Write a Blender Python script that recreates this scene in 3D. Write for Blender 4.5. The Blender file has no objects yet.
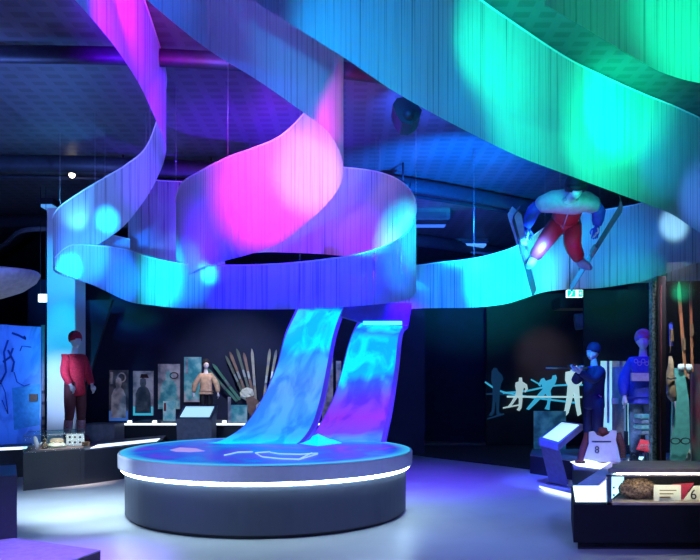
import bpy, bmesh, math, random
from mathutils import Vector, Matrix
random.seed(7)
C = bpy.context.scene.collection
SC = bpy.context.scene
F, HY, EYE = 700.0, 380.0, 1.6
def P(px, py, Y): return Vector(((px-350)/F*Y, Y, EYE+(HY-py)/F*Y))
def X_(px, Y): return (px-350)/F*Y
def Z_(py, Y): return EYE+(HY-py)/F*Y

# ---------------------------------------------------------------- camera, world, exposure
cd = bpy.data.cameras.new('camera'); cam = bpy.data.objects.new('camera', cd); C.objects.link(cam)
cam.location = (0, 0, EYE); cam.rotation_euler = (math.pi/2, 0, 0)
cd.sensor_width = 36; cd.lens = 36; cd.shift_y = 100/700; cd.clip_end = 200
SC.camera = cam
w = bpy.data.worlds.new('world'); SC.world = w; w.use_nodes = True
w.node_tree.nodes['Background'].inputs[0].default_value = (.03, .05, .5, 1)
w.node_tree.nodes['Background'].inputs[1].default_value = .1
SC.view_settings.view_transform = 'Standard'; SC.view_settings.look = 'None'
SC.view_settings.exposure = 0; SC.view_settings.gamma = 1; SC.view_settings.use_curve_mapping = False
SC.cycles.max_bounces = 6; SC.cycles.transparent_max_bounces = 16
SC.cycles.sample_clamp_indirect = 4

def spot(loc, tgt, col, watts, angle=30, blend=.6, size=.05):
    l = bpy.data.lights.new('added_spot', 'SPOT'); l.color = col; l.energy = watts
    l.spot_size = math.radians(angle); l.spot_blend = blend; l.shadow_soft_size = size
    o = bpy.data.objects.new('added_spot', l); C.objects.link(o); o.location = loc
    o.rotation_euler = (Vector(tgt)-Vector(loc)).to_track_quat('-Z', 'Y').to_euler()
    return o
def area(loc, tgt, col, watts, sx, sy):
    l = bpy.data.lights.new('area_lamp', 'AREA'); l.color = col; l.energy = watts
    l.shape = 'RECTANGLE'; l.size = sx; l.size_y = sy
    o = bpy.data.objects.new('area_lamp', l); C.objects.link(o); o.location = loc
    o.rotation_euler = (Vector(tgt)-Vector(loc)).to_track_quat('-Z', 'Y').to_euler()
    return o
# (position, target, colour, watts, cone, blend): spots added in mid-air without fixtures, for ribbons, ceiling, floor and displays
SPOTS = [
 ((-1.5,5.3,2.7),(-.9,7.4,3.65),38,1), ((-.5,5.5,3.0),(-.38,7.2,3.7),30,.9), ((-.2,5.6,3.2),(-.2,7.0,4.1),30,1), ((-2.2,6.0,2.8),(-1.65,7.9,3.2),30,1),
 ((-2.3,4.2,3.9),(-1.95,5.9,4.6),46,1), ((-2.6,5.6,3.6),(-2.1,7.3,4.3),30,1), ((-2.0,2.6,3.6),(-1.1,4.9,4.3),60,.9), ((-.8,3.8,3.5),(-.45,6.0,4.2),50,1),
 ((.2,3.2,3.2),(0.2,5.3,4.1),50,1), ((1.0,3.8,3.2),(.75,5.9,4.3),56,1), ((1.5,4.4,3.2),(1.4,6.9,4.4),46,1),
 ((2.0,5.2,3.4),(2.2,7.5,4.6),66,1), ((2.9,6.2,3.6),(3.2,8.4,4.7),60,1), ((3.6,7.0,3.7),(4.1,9.0,4.6),40,1), ((3.4,3.6,3.6),(2.7,5.5,4.4),50,1), ((2.2,3.2,3.6),(1.9,5.05,4.4),40,1),
 ((1.6,7.4,3.3),(.62,9,3.4),42,1), ((-.3,9.0,2.8),(0,10.6,3.5),60,1), ((.6,8.9,3.0),(.4,10.4,3.6),40,1), ((.6,6.2,2.5),(.4,8.1,2.85),34,1),
 ((-1.5,5.9,2.4),(-1.2,7.8,2.8),40,.9), ((-.3,5.9,2.4),(-.2,7.8,2.75),40,.9), ((-2.4,6.0,2.6),(-1.9,8.0,2.8),26,1), ((-2.7,6.4,2.6),(-2.25,8.4,2.8),30,1),
 ((-2.9,7.4,3.2),(-3.42,9.85,3.85),9,.5), ((-1.9,6.4,2.7),(-1.58,7.9,2.8),10,.5),
 ((-3.2,7.2,3.0),(-3.7,10.2,3.4),26,1), ((-3.6,7.6,3.0),(-3.95,10.1,3.15),14,.6), ((-2.9,7.2,3.6),(-2.75,9.4,4.3),28,1), ((-2.8,9.4,3.0),(-2.5,11.4,3.7),36,1), ((-3.4,7.6,2.6),(-3.2,9.6,3.0),18,.9),
 ((1.4,8.2,2.3),(1.65,10.8,2.95),36,1), ((2.2,8.2,2.4),(2.5,11.1,3.15),34,1), ((.7,8.4,2.2),(1.15,10.6,2.9),14,.9), ((3.6,8.4,3.0),(4.2,11.3,3.8),36,1), ((2.9,8.8,2.7),(3.4,11.3,3.3),22,1), ((4.0,8.0,2.6),(4.5,11.3,3.1),26,1),
 ((4.3,7.4,3.4),(5.0,10.2,4.3),30,1), ((4.6,8.3,1.9),(5.03,10.6,3.67),7.5,.7),
 ((-1.3,8.6,1.2),(-1.6,11.0,5.2),64,1), ((.9,7.4,2.4),(.9,10.6,5.2),76,1), ((.7,8.0,4.0),(.9,9.2,5.2),50,1), ((2.5,9.2,3.2),(2.6,13.0,5.2),84,1), ((1.8,9.6,3.4),(1.6,12.2,5.2),84,1),
 ((-3.9,9.8,3.6),(-4.2,10.6,5.2),80,1), ((-4.2,6.0,2.9),(-4.5,9.6,5.2),84,1), ((-1.5,5.2,4.6),(-1.7,6.6,5.2),90,1), ((1.0,12.5,3.4),(1.4,16,5.2),80,1),
 ((-2.4,2.0,3.0),(-3.0,8.0,0),46,1), ((-.6,1.0,3.2),(-1.0,5.8,0),48,1), ((2.0,1.6,3.0),(1.4,6.8,0),46,1), ((.9,9.6,3.4),(1.0,11.0,0),74,1),
 ((2.0,8.0,3.4),(1.9,9.6,0),66,1), ((-3.7,7.2,2.6),(-3.7,8.9,0),52,1), ((1.3,6.9,2.3),(1.35,7.1,0),60,1), ((-3.0,6.4,1.9),(-2.9,8.2,0),44,1), ((-4.0,8.6,3.0),(-4.6,11.9,1.5),24,.9),
 ((-4.6,9.4,3.4),(-5.2,12.6,3.5),28,1), ((-4.6,9.4,2.4),(-5.18,12.6,1.45),26,1), ((-4.9,11.2,3.2),(-5.2,12.6,2.4),50,1), ((-5.0,8.6,3.4),(-6.4,13,1.6),30,.6), ((-4.4,7.0,1.5),(-4.4,8.6,2.7),40,1),
 ((-2.4,5.0,2.9),(-2.5,6.0,.15),40,1),
 ((4.0,9.0,3.7),(4.6,10.6,1.6),60,1), ((4.0,8.3,3.4),(4.4,9.3,1.3),60,1), ((3.1,9.6,4.2),(3.95,11.4,1.3),34,1), ((2.4,7.6,3.6),(3.8,10.6,.5),20,1),
 ((-2.1,12.2,3.6),(-2.45,14.9,1.5),60,1), ((-2.5,12.6,3.2),(-2.9,14,1.5),22,1), ((3.6,7.3,3.4),(3.7,9.6,.3),40,1), ((2.8,6.8,2.2),(2.9,9.6,3.6),22,1), ((4.4,15.2,2.9),(4.7,17,2.2),50,1), ((2.4,8.6,2.4),(2.95,10.4,.6),30,1),
 ((-4.3,10.0,2.6),(-4.3,10.7,.6),30,.9), ((-.3,6.9,3.1),(.62,9.2,3.45),24,1), ((-.1,5.4,3.3),(-.1,6.9,4.3),26,.9), ((-3.1,7.0,2.4),(-2.95,9.0,2.9),26,1), ((-1.6,3.0,4.0),(-.9,5.1,4.9),50,1), ((3.3,6.6,4.0),(3.25,8.5,5.0),50,1), ((1.2,5.0,4.0),(1.6,6.9,5.0),50,1), ((2.9,5.6,2.4),(3.0,6.8,.75),34,1),
]
COLS = [((1,0,0.85),1110),((1.0,0.325,0.564),422),((1,1,1),0),((0.1,0.0,1.0),526),((0.139,0.0,1.0),4674),((0.1,0.0,1.0),5156),((0.02,0.12,1),2050),((0.082,0.027,1.0),66),((0,0.3,0.85),680),((0,0.6,0.85),72),((0.0,0.379,1.0),171),((0.0,1.0,0.624),321),((0.0,1.0,0.45),512),((0.012,0.131,1.0),175),((0.0,1.0,0.45),471),((0.0,1.0,0.45),86),((0,0.7,1),207),((1.0,0.0,0.8),44),((0.298,0.0,1.0),297),((0.02,0,1),106),((0.01,0,1),648),((0.01,0,1),814),((0.0,0.15,1.0),905),((0,0.7,1),848),((0.0,0.4,1.0),2362),((0.0,0.275,1.0),1004),((0.0,0.15,1.0),2668),((0.0,1.0,0.542),883),((0.1,0.0,1.0),602),((0.0,0.15,1.0),220),((1,1,1),0),((0.0,0.15,1.0),1053),((0.0,1.0,0.853),2498),((1,1,1),0),((0.008,0.231,1.0),462),((0.148,0.269,1.0),254),((0.0,1.0,0.45),260),((0.068,0.241,1.0),361),((0.367,0.701,1.0),1488),((0.1,0.0,1.0),2768),((0.0,0.15,1.0),228),((0.039,0.091,1.0),1322),((0.02,0.35,0.9),700),((0.0,0.15,1.0),4258),((0.05,0.4,0.9),90),((0.12,0.25,1),1126),((0.852,0.0,1.0),320),((0.1,0.0,1.0),644),((0.35,0.55,1),900),((0.35,0.5,1),500),((0.22,0.25,1),881),((0.1,0.0,1.0),898),((0.097,0.195,1.0),447),((0.55,0.8,1),900),((0.203,0.346,1.0),114),((0.6,0.85,1),420),((0.7,0.65,1),0),((0.0,0.339,1.0),907),((0.4,0.6,1),900),((0.0,0.59,1.0),160),((0.045,0.209,1.0),802),((1,1,1),0),((0.25,0.08,1),1386),((0.1,0.0,1.0),239),((1.0,0.867,0.919),373),((0.0,0.244,1.0),800),((0.75,0.75,1),420),((0.7,0.85,1),300),((1.0,0.55,0.4),109),((1,1,1),0),((0.776,0.0,1.0),216),((1,0.62,0.65),55),((0.046,0.081,1.0),1526),((1,0.8,0.7),420),((0,0.75,1),2600),((1.0,0.0,0.8),381),((0.0,0.15,1.0),920),((0,0.2,1),2500),((0.0,1.0,0.45),758),((0.0,1.0,0.45),504),((1,0.85,0.65),50)]
#COLS_HERE
for (a_, b_, ang, bl), (c_, w_) in zip(SPOTS, COLS):
    if w_ > 0: spot(a_, b_, c_, w_, ang, bl, .05)

# ---------------------------------------------------------------- materials
def new_mat(name):
    m = bpy.data.materials.new(name); m.use_nodes = True
    return m, m.node_tree.nodes, m.node_tree.links, m.node_tree.nodes['Principled BSDF']
def mat(name, col, rough=.6, metal=0, var=.12, scale=14, col2=None, emit=0, bump=0):
    m, n, l, b = new_mat(name)
    tc = n.new('ShaderNodeTexCoord'); ns = n.new('ShaderNodeTexNoise'); ns.inputs['Scale'].default_value = scale
    ns.inputs['Detail'].default_value = 3
    l.new(tc.outputs['Object'], ns.inputs['Vector'])
    r = n.new('ShaderNodeValToRGB'); c2 = col2 or tuple(max(0, c*(1-var*2)) for c in col)
    r.color_ramp.elements[0].position = .35; r.color_ramp.elements[1].position = .65
    r.color_ramp.elements[0].color = (*c2, 1); r.color_ramp.elements[1].color = (*col, 1)
    l.new(ns.outputs['Fac'], r.inputs['Fac']); l.new(r.outputs['Color'], b.inputs['Base Color'])
    b.inputs['Roughness'].default_value = rough; b.inputs['Metallic'].default_value = metal
    if emit:
        l.new(r.outputs['Color'], b.inputs['Emission Color']); b.inputs['Emission Strength'].default_value = emit
    if bump:
        bp = n.new('ShaderNodeBump'); bp.inputs['Strength'].default_value = bump; l.new(ns.outputs['Fac'], bp.inputs['Height']); l.new(bp.outputs['Normal'], b.inputs['Normal'])
    return m
def curtain_mat(name, dens=.75, freq=34):
    m, n, l, b = new_mat(name); n.remove(b); out = n['Material Output']
    uv = n.new('ShaderNodeUVMap'); mp = n.new('ShaderNodeMapping'); mp.inputs['Scale'].default_value = (freq, .25, 1)
    l.new(uv.outputs[0], mp.inputs['Vector'])
    ns = n.new('ShaderNodeTexNoise'); ns.inputs['Scale'].default_value = 1; ns.inputs['Detail'].default_value = 4; ns.inputs['Roughness'].default_value = .7
    l.new(mp.outputs[0], ns.inputs['Vector'])
    r = n.new('ShaderNodeMapRange'); r.inputs[1].default_value = .34; r.inputs[2].default_value = .49
    r.inputs[3].default_value = max(0, dens-.55); r.inputs[4].default_value = min(1, dens+.22)
    l.new(ns.outputs['Fac'], r.inputs[0])
    d = n.new('ShaderNodeBsdfDiffuse'); d.inputs[0].default_value = (.6,.6,.6,1)
    t = n.new('ShaderNodeBsdfTranslucent'); t.inputs[0].default_value = (.6,.6,.6,1)
    mx = n.new('ShaderNodeMixShader'); mx.inputs[0].default_value = .3
    l.new(d.outputs[0], mx.inputs[1]); l.new(t.outputs[0], mx.inputs[2])
    tr = n.new('ShaderNodeBsdfTransparent'); m2 = n.new('ShaderNodeMixShader')
    l.new(r.outputs[0], m2.inputs[0]); l.new(tr.outputs[0], m2.inputs[1]); l.new(mx.outputs[0], m2.inputs[2])
    l.new(m2.outputs[0], out.inputs[0])
    return m
def glass_mat(name, col=(.8,.9,.95), a=.02):
    m, n, l, b = new_mat(name); n.remove(b); out = n['Material Output']
    g = n.new('ShaderNodeBsdfGlossy'); g.inputs['Roughness'].default_value = .35; g.inputs[0].default_value = (*col, 1)
    t = n.new('ShaderNodeBsdfTransparent'); t.inputs[0].default_value = (*[min(1, c+.1) for c in col], 1)
    mx = n.new('ShaderNodeMixShader'); mx.inputs[0].default_value = a
    l.new(t.outputs[0], mx.inputs[1]); l.new(g.outputs[0], mx.inputs[2]); l.new(mx.outputs[0], out.inputs[0]); return m
def emit_mat(name, col, s):
    m, n, l, b = new_mat(name)
    b.inputs['Base Color'].default_value = (*col, 1); b.inputs['Emission Color'].default_value = (*col, 1); b.inputs['Emission Strength'].default_value = s
    return m
def screen_mat(name, stops, strength, scale, coord='UV', distort=1.5, stretch=(1,1,1)):
    """picture shown by a screen: colour bands from noise"""
    m, n, l, b = new_mat(name)
    tc = n.new('ShaderNodeTexCoord'); mp = n.new('ShaderNodeMapping'); mp.inputs['Scale'].default_value = stretch
    l.new(tc.outputs[coord], mp.inputs[0])
    ns = n.new('ShaderNodeTexNoise'); ns.inputs['Scale'].default_value = scale; ns.inputs['Detail'].default_value = 4; ns.inputs['Distortion'].default_value = distort
    l.new(mp.outputs[0], ns.inputs['Vector'])
    r = n.new('ShaderNodeValToRGB'); el = r.color_ramp.elements
    el[0].position, el[0].color = stops[0][0], (*stops[0][1], 1); el[1].position, el[1].color = stops[-1][0], (*stops[-1][1], 1)
    for p_, c_ in stops[1:-1]:
        e = el.new(p_); e.color = (*c_, 1)
    l.new(ns.outputs['Fac'], r.inputs[0])
    b.inputs['Base Color'].default_value = (.02,.02,.03,1); b.inputs['Roughness'].default_value = .3
    l.new(r.outputs[0], b.inputs['Emission Color']); b.inputs['Emission Strength'].default_value = strength
    return m, n, l, b, r, tc

M = {}
M['strings'] = curtain_mat('white_strings', .92)
M['strings_open'] = curtain_mat('open_white_strings', .72, 30)
M['sheer'] = curtain_mat('sheer_white_strings', .97, 16)
M['black'] = mat('black_paint', (.012,.013,.02), .5)
M['dark_wall'] = mat('dark_wall_paint', (.012,.016,.06), .8, var=.1, scale=3)
M['plinth'] = mat('charcoal_laminate', (.013,.015,.03), .45, scale=30)
M['plinth_top'] = mat('grey_laminate', (.3,.3,.38), .5)
M['white'] = mat('white_lacquer', (.75,.76,.8), .5, var=.03)
M['lip'] = mat('pale_table_rim', (.62,.6,.7), .4, var=.03)
M['steel'] = mat('brushed_steel', (.4,.42,.45), .35, .8)
M['duct'] = mat('dark_duct', (.03,.035,.05), .5, .3)
M['grey'] = mat('mid_grey_paint', (.18,.19,.24), .6)
M['lectern'] = mat('blue_grey_lectern_paint', (.11,.11,.24), .5)
M['skin'] = mat('mannequin_white', (.7,.72,.8), .4, var=.02)
M['red'] = mat('red_wool', (.62,.012,.05), .8, scale=40, col2=(.35,.005,.03), bump=.3)
M['redsuit'] = mat('red_ski_suit', (.35,.01,.03), .5, scale=10)
M['maroon'] = mat('maroon_trousers', (.08,.012,.025), .8, scale=30)
M['navy'] = mat('navy_fabric', (.012,.02,.11), .7, scale=20)
M['blue'] = mat('royal_blue_fabric', (.03,.05,.55), .6, scale=20)
M['pale'] = mat('pale_lilac_fabric', (.5,.42,.62), .6, scale=12)
M['cream'] = mat('cream_fabric', (.6,.42,.3), .8, scale=18, col2=(.4,.3,.22))
M['socks'] = mat('patterned_sock_wool', (.35,.04,.06), .9, scale=60, col2=(.2,.2,.25))
M['brown'] = mat('brown_leather', (.2,.1,.05), .6, scale=20)
M['fur'] = mat('brown_fur', (.34,.2,.12), .9, scale=45, col2=(.06,.03,.02), bump=.8)
M['paper'] = mat('cream_paper', (.8,.76,.62), .8, var=.04, scale=8)
M['scarlet'] = mat('scarlet_cloth', (.6,.02,.07), .7)
M['led'] = emit_mat('white_led_strip', (.7,.9,1), 7)
M['led_soft'] = emit_mat('lit_white_acrylic', (.72,.88,1), 1.6)
M['screen'] = emit_mat('lit_reading_panel', (.45,.82,.92), .95)
M['lamp'] = emit_mat('warm_lamp', (1,.85,.6), 8)
M['glass'] = glass_mat('case_glass')
M['exit'] = emit_mat('exit_sign_green', (.0,.6,.3), 1.6)
M['exitw'] = emit_mat('exit_sign_white', (.8,1,.9), 1.6)
M['bibblue'] = mat('pale_blue_bib', (.36,.38,.72), .6, var=.05)
M['ink'] = mat('dark_ink', (.02,.02,.04), .6)
M['hair'] = mat('dark_hair', (.01,.01,.014), .8)

# ---------------------------------------------------------------- mesh helpers
def tag(o, label=None, cat=None, group=None, kind=None):
    if label: o['label'] = label
    if cat: o['category'] = cat
    if group: o['group'] = group
    if kind: o['kind'] = kind
    return o
def link(name, bm, m, parent=None, smooth=False):
    me = bpy.data.meshes.new(name); bm.normal_update(); bm.to_mesh(me); bm.free()
    if smooth:
        for p in me.polygons: p.use_smooth = True
    me.materials.append(M[m] if isinstance(m, str) else m)
    o = bpy.data.objects.new(name, me); C.objects.link(o)
    if parent is not None:
        o.parent = parent; o.matrix_parent_inverse = Matrix.Translation(-Vector(parent_world(parent)))
        o.matrix_parent_inverse = parent_matrix(parent).inverted()
    return o
def parent_matrix(p):
    m = Matrix.LocRotScale(p.location, p.rotation_euler, p.scale)
    if p.parent: m = parent_matrix(p.parent) @ p.matrix_parent_inverse @ m
    return m
def parent_world(p): return parent_matrix(p).translation
def thing(name, label, cat, loc=(0,0,0), group=None):
    o = bpy.data.objects.new(name, None); C.objects.link(o); o.location = loc; o.empty_display_size = .1
    return tag(o, label, cat, group)
def box(bm, a, b, bevel=0):
    a, b = Vector(a), Vector(b)
    lo = Vector((min(a[i], b[i]) for i in range(3))); hi = Vector((max(a[i], b[i]) for i in range(3)))
    r = bmesh.ops.create_cube(bm, size=1); vs = r['verts']
    for v in vs: v.co = Vector((lo[i]+(v.co[i]+.5)*(hi[i]-lo[i]) for i in range(3)))
    if bevel:
        es = list({e for v in vs for e in v.link_edges})
        bmesh.ops.bevel(bm, geom=es, offset=bevel, segments=2, affect='EDGES')
    return vs
def bx(name, a, b, m, parent=None, bevel=0):
    bm = bmesh.new(); box(bm, a, b, bevel); return link(name, bm, m, parent)
def tube(bm, pts, rad, seg=8, closed=False, sq=1.0):
    pts = [Vector(p) for p in pts]; n = len(pts)
    rads = rad if isinstance(rad, (list, tuple)) else [rad]*n
    up = Vector((0,0,1)); rings = []
    prev = None
    for i, p in enumerate(pts):
        if closed: t = pts[(i+1) % n]-pts[i-1]
        else: t = pts[min(i+1, n-1)]-pts[max(i-1, 0)]
        t.normalize()
        ref = prev if prev is not None else (Vector((0,1,0)) if abs(t.z) > .9 else up)
        x = ref-t*ref.dot(t)
        if x.length < 1e-4: x = Vector((1,0,0))-t*t.x
        x.normalize(); prev = x; y = t.cross(x)
        rings.append([bm.verts.new(p+(x*math.cos(2*math.pi*k/seg)+y*math.sin(2*math.pi*k/seg)*sq)*rads[i]) for k in range(seg)])
    for i in range(n if closed else n-1):
        a, b = rings[i], rings[(i+1) % n]
        for k in range(seg): bm.faces.new((a[k], a[(k+1) % seg], b[(k+1) % seg], b[k]))
    if not closed:
        bm.faces.new(rings[0][::-1]); bm.faces.new(rings[-1])
def tb(name, pts, rad, m, parent=None, seg=8, sq=1.0, closed=False):
    bm = bmesh.new(); tube(bm, pts, rad, seg, closed, sq); return link(name, bm, m, parent, True)
def prism(bm, pts, off):
    """polygon pts (3D, planar) extruded by vector off"""
    off = Vector(off); a = [bm.verts.new(Vector(p)) for p in pts]; b = [bm.verts.new(Vector(p)+off) for p in pts]
    n = len(pts); bm.faces.new(a); bm.faces.new(b[::-1])
    for i in range(n): bm.faces.new((a[i], b[i], b[(i+1) % n], a[(i+1) % n]))
    bmesh.ops.recalc_face_normals(bm, faces=bm.faces[:])
def pr(name, pts, off, m, parent=None):
    bm = bmesh.new(); prism(bm, pts, off); return link(name, bm, m, parent)
def lathe(bm, prof, c, seg=64):
    c = Vector(c); rings = []
    for r, z in prof: rings.append([bm.verts.new(c+Vector((r*math.cos(2*math.pi*k/seg), r*math.sin(2*math.pi*k/seg), z))) for k in range(seg)])
    for a, b in zip(rings, rings[1:]):
        for k in range(seg): bm.faces.new((a[k], a[(k+1) % seg], b[(k+1) % seg], b[k]))
    bm.faces.new(rings[0][::-1]); bm.faces.new(rings[-1])
    bmesh.ops.recalc_face_normals(bm, faces=bm.faces[:])
def sphere(bm, c, r, sx=1, sy=1, sz=1, seg=16):
    vs = bmesh.ops.create_uvsphere(bm, u_segments=seg, v_segments=seg//2+2, radius=1)['verts']
    for v in vs: v.co = Vector(c)+Vector((v.co.x*r*sx, v.co.y*r*sy, v.co.z*r*sz))
    return vs
def catmull(pts, n):
    """pts: tuples; returns interpolated list, n per span"""
    out = []
    for i in range(len(pts)-1):
        p0 = pts[max(i-1, 0)]; p1 = pts[i]; p2 = pts[i+1]; p3 = pts[min(i+2, len(pts)-1)]
        for k in range(n):
            t = k/n
            out.append(tuple(.5*((2*b)+(-a+c)*t+(2*a-5*b+4*c-d)*t*t+(-a+3*b-3*c+d)*t**3) for a, b, c, d in zip(p0, p1, p2, p3)))
    out.append(tuple(pts[-1])); return out
def text(s, size, loc, rot, m, parent, name='lettering'):
    cu = bpy.data.curves.new(name, 'FONT'); cu.body = s; cu.size = size; cu.extrude = .002; cu.align_x = 'CENTER'; cu.align_y = 'CENTER'
    cu.materials.append(M[m]); o = bpy.data.objects.new(name, cu); C.objects.link(o)
    me = bpy.data.meshes.new_from_object(o.evaluated_get(bpy.context.evaluated_depsgraph_get()))
    bpy.data.objects.remove(o); bm = bmesh.new(); bm.from_mesh(me); bpy.data.meshes.remove(me)
    from mathutils import Euler
    bmesh.ops.transform(bm, matrix=Matrix.LocRotScale(Vector(loc), Euler(rot), Vector((1,1,1))), verts=bm.verts)
    return link(name, bm, m, parent)

# ---------------------------------------------------------------- setting
def structure(o): o['kind'] = 'structure'; return o
def floor_mat():
    m, n, l, b = new_mat('polished_concrete')
    tc = n.new('ShaderNodeTexCoord'); ns = n.new('ShaderNodeTexNoise'); ns.inputs['Scale'].default_value = 1.6; ns.inputs['Detail'].default_value = 6
    l.new(tc.outputs['Object'], ns.inputs[0]); r = n.new('ShaderNodeValToRGB')
    r.color_ramp.elements[0].color = (.42,.42,.45,1); r.color_ramp.elements[1].color = (.6,.6,.62,1)
    l.new(ns.outputs[0], r.inputs[0]); l.new(r.outputs[0], b.inputs['Base Color']); b.inputs['Roughness'].default_value = .38
    return m
structure(bx('floor', (-12,-3,-.1), (12,26,0), floor_mat()))
def ceil_mat():
    m, n, l, b = new_mat('perforated_metal')
    tc = n.new('ShaderNodeTexCoord')
    br = n.new('ShaderNodeTexBrick'); br.offset = 0; br.inputs['Scale'].default_value = 1
    br.inputs['Brick Width'].default_value = .26; br.inputs['Row Height'].default_value = .2; br.inputs['Mortar Size'].default_value = .05
    br.inputs['Color1'].default_value = (.1,.1,.11,1); br.inputs['Color2'].default_value = (.11,.11,.12,1); br.inputs['Mortar'].default_value = (.15,.15,.17,1)
    l.new(tc.outputs['Object'], br.inputs['Vector'])
    ns = n.new('ShaderNodeTexNoise'); ns.inputs['Scale'].default_value = .9; l.new(tc.outputs['Object'], ns.inputs[0])
    mx = n.new('ShaderNodeMix'); mx.data_type = 'RGBA'; mx.blend_type = 'MULTIPLY'; mx.inputs[0].default_value = .5
    l.new(br.outputs[0], mx.inputs[6]); l.new(ns.outputs[0], mx.inputs[7]); l.new(mx.outputs[2], b.inputs['Base Color'])
    b.inputs['Roughness'].default_value = .45; b.inputs['Metallic'].default_value = .2
    return m
structure(bx('ceiling', (-12,-3,5.2), (12,26,5.35), ceil_mat()))
structure(bx('wall_back', (-12,26,0), (12,26.2,5.2), 'dark_wall'))
structure(bx('wall_left', (-12.2,-3,0), (-12,26,5.2), 'dark_wall'))
structure(bx('wall_right', (12,-3,0), (12.2,26,5.2), 'dark_wall'))
structure(bx('wall_front', (-12,-3.2,0), (12,-3,5.2), 'dark_wall'))
# partition walls of the exhibition
structure(bx('wall_exhibit_left', (-6.9,15,0), (1.6,15.2,3.75), 'dark_wall'))
structure(bx('wall_exhibit_middle', (X_(396,18),18,0), (X_(487,18),18.2,4.15), 'dark_wall'))
structure(bx('wall_exhibit_right', (X_(487,17),17,0), (9.5,17.2,3.7), mat('alcove_paint', (.028,.036,.045), .8, scale=2)))
structure(pr('wall_sloped', [P(76,300,13.4), P(112,300,13.4), P(76,420,13.4)], (0,.1,0), mat('sloped_wall_paint', (.015,.02,.05), .9)))
structure(pr('trim_back', [P(384,440,17.7), P(487,442.5,17.7), P(620,446,17.3), P(620,450,17.2), P(487,446,17.6), P(384,444,17.6)], (0,.03,0), mat('brown_skirting', (.16,.08,.06), .7)))
# thin darker slab over the far part of the pale floor
pts = [(-6.9,13.9),(-1,15),(1.3,14.9),(2.0,14.0),(2.9,12.9),(3.4,12.2),(9.5,11.5),(9.5,17),(-6.9,17)]
structure(pr('floor_dark_slab', [(x,y,.004) for x, y in pts], (0,0,.012), mat('dark_slab', (.03,.025,.04), .95)))

# ceiling beams and ducts
def beam(name, label, pix, z, r, m='duct', sq=.6, cat='ceiling beam'):
    pts = [((px-350)/F*(z-EYE)*F/(HY-py), (z-EYE)*F/(HY-py), z) for px, py in pix]
    o = tb(name, [Vector(p) for p in catmull(pts, 6)], r, m, None, 10, sq); tag(o, label, cat); return o
beam('ceiling_duct', 'long dark duct across the ceiling above the pink ribbons', [(-80,53),(0,54),(120,56),(240,62),(340,70),(440,84)], 5.06, .1)
beam('ceiling_duct', 'curving dark duct behind the ribbons, with green light on its edge', [(-80,161),(0,163),(90,164),(170,168),(300,172),(420,187),(515,204),(600,222)], 5.0, .13)
beam('lighting_track', 'thin track rail just behind the curved ceiling duct', [(-60,176),(90,178),(300,184),(420,197),(520,214)], 5.05, .035)
beam('ceiling_duct', 'dark far duct low over the left side above the saucer pendant', [(-60,224),(0,222),(60,221),(150,224)], 5.0, .14)
beam('ceiling_duct', 'dark far duct crossing behind the lit ceiling panel', [(330,236),(420,241),(480,250),(560,260)], 5.0, .16)
beam('ceiling_pipe', 'thin bent pipe under the dark ceiling at far left', [(-20,262),(5,244),(22,231),(50,229)], 4.6, .05, 'grey', 1, 'pipe')
beam('ceiling_pipe', 'thin blue pipe beneath the far ceiling duct', [(430,247),(470,252),(510,256)], 4.9, .03, 'grey', 1, 'pipe')
for k, (a, b, y) in enumerate([(414,446,225), (455,484,243), (47,58,206)]):
    Y = [15.5,18.2,14.2][k]
    t = thing('ceiling_light', ['pale slatted ceiling light nearest the round curtain', 'small oblong ceiling light beyond the dark duct', 'dim ceiling light above the left pillar'][k], 'ceiling light', (X_((a+b)/2,Y), Y, 5.1))
    bx('housing', (X_(a-2,Y), Y-.35, 5.09), (X_(b+2,Y), Y+.4, 5.2), 'duct', t)
    bx('diffuser', (X_(a,Y), Y-.3, 5.04), (X_(b,Y), Y+.3, 5.09), emit_mat('dim_diffuser', (.12,.45,.95), .7 if k else .35), t)
t = thing('ventilation_unit', 'dark green box unit on the ceiling above the slatted light', 'vent', (X_(415,14.8),14.8,4.9))
bx('casing', (X_(400,14.8),14.6,4.95), (X_(449,14.8),15.1,5.2), mat('green_grey_metal', (.02,.06,.05), .6), t, .02)
bx('grille', (X_(404,14.8),14.58,4.98), (X_(445,14.8),14.6,5.1), 'black', t)
# slim drop rods in the ceiling
for k, (px, Y) in enumerate([(123,11.2),(211,11.3),(247,11.0),(266,11.1),(403,11.6)]):
    t = thing('track_spotlight', ['spotlight on a rod left of the purple ribbon','spotlight on a rod right of the purple ribbon','spotlight on a rod above the pink curtain, left one','spotlight on a rod above the pink curtain, right one','spotlight on a rod above the cyan edge of the round curtain'][k], 'spotlight', (X_(px,Y),Y,4.9), 'rod spotlights under the ceiling')
    tb('rod', [(X_(px,Y),Y,5.2),(X_(px,Y),Y,4.78)], .018, 'black', t)
    tb('lamp_head', [(X_(px,Y)-.07,Y,4.84),(X_(px,Y)+.1,Y-.06,4.8)], [.05,.07], 'black', t, 12)

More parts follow.
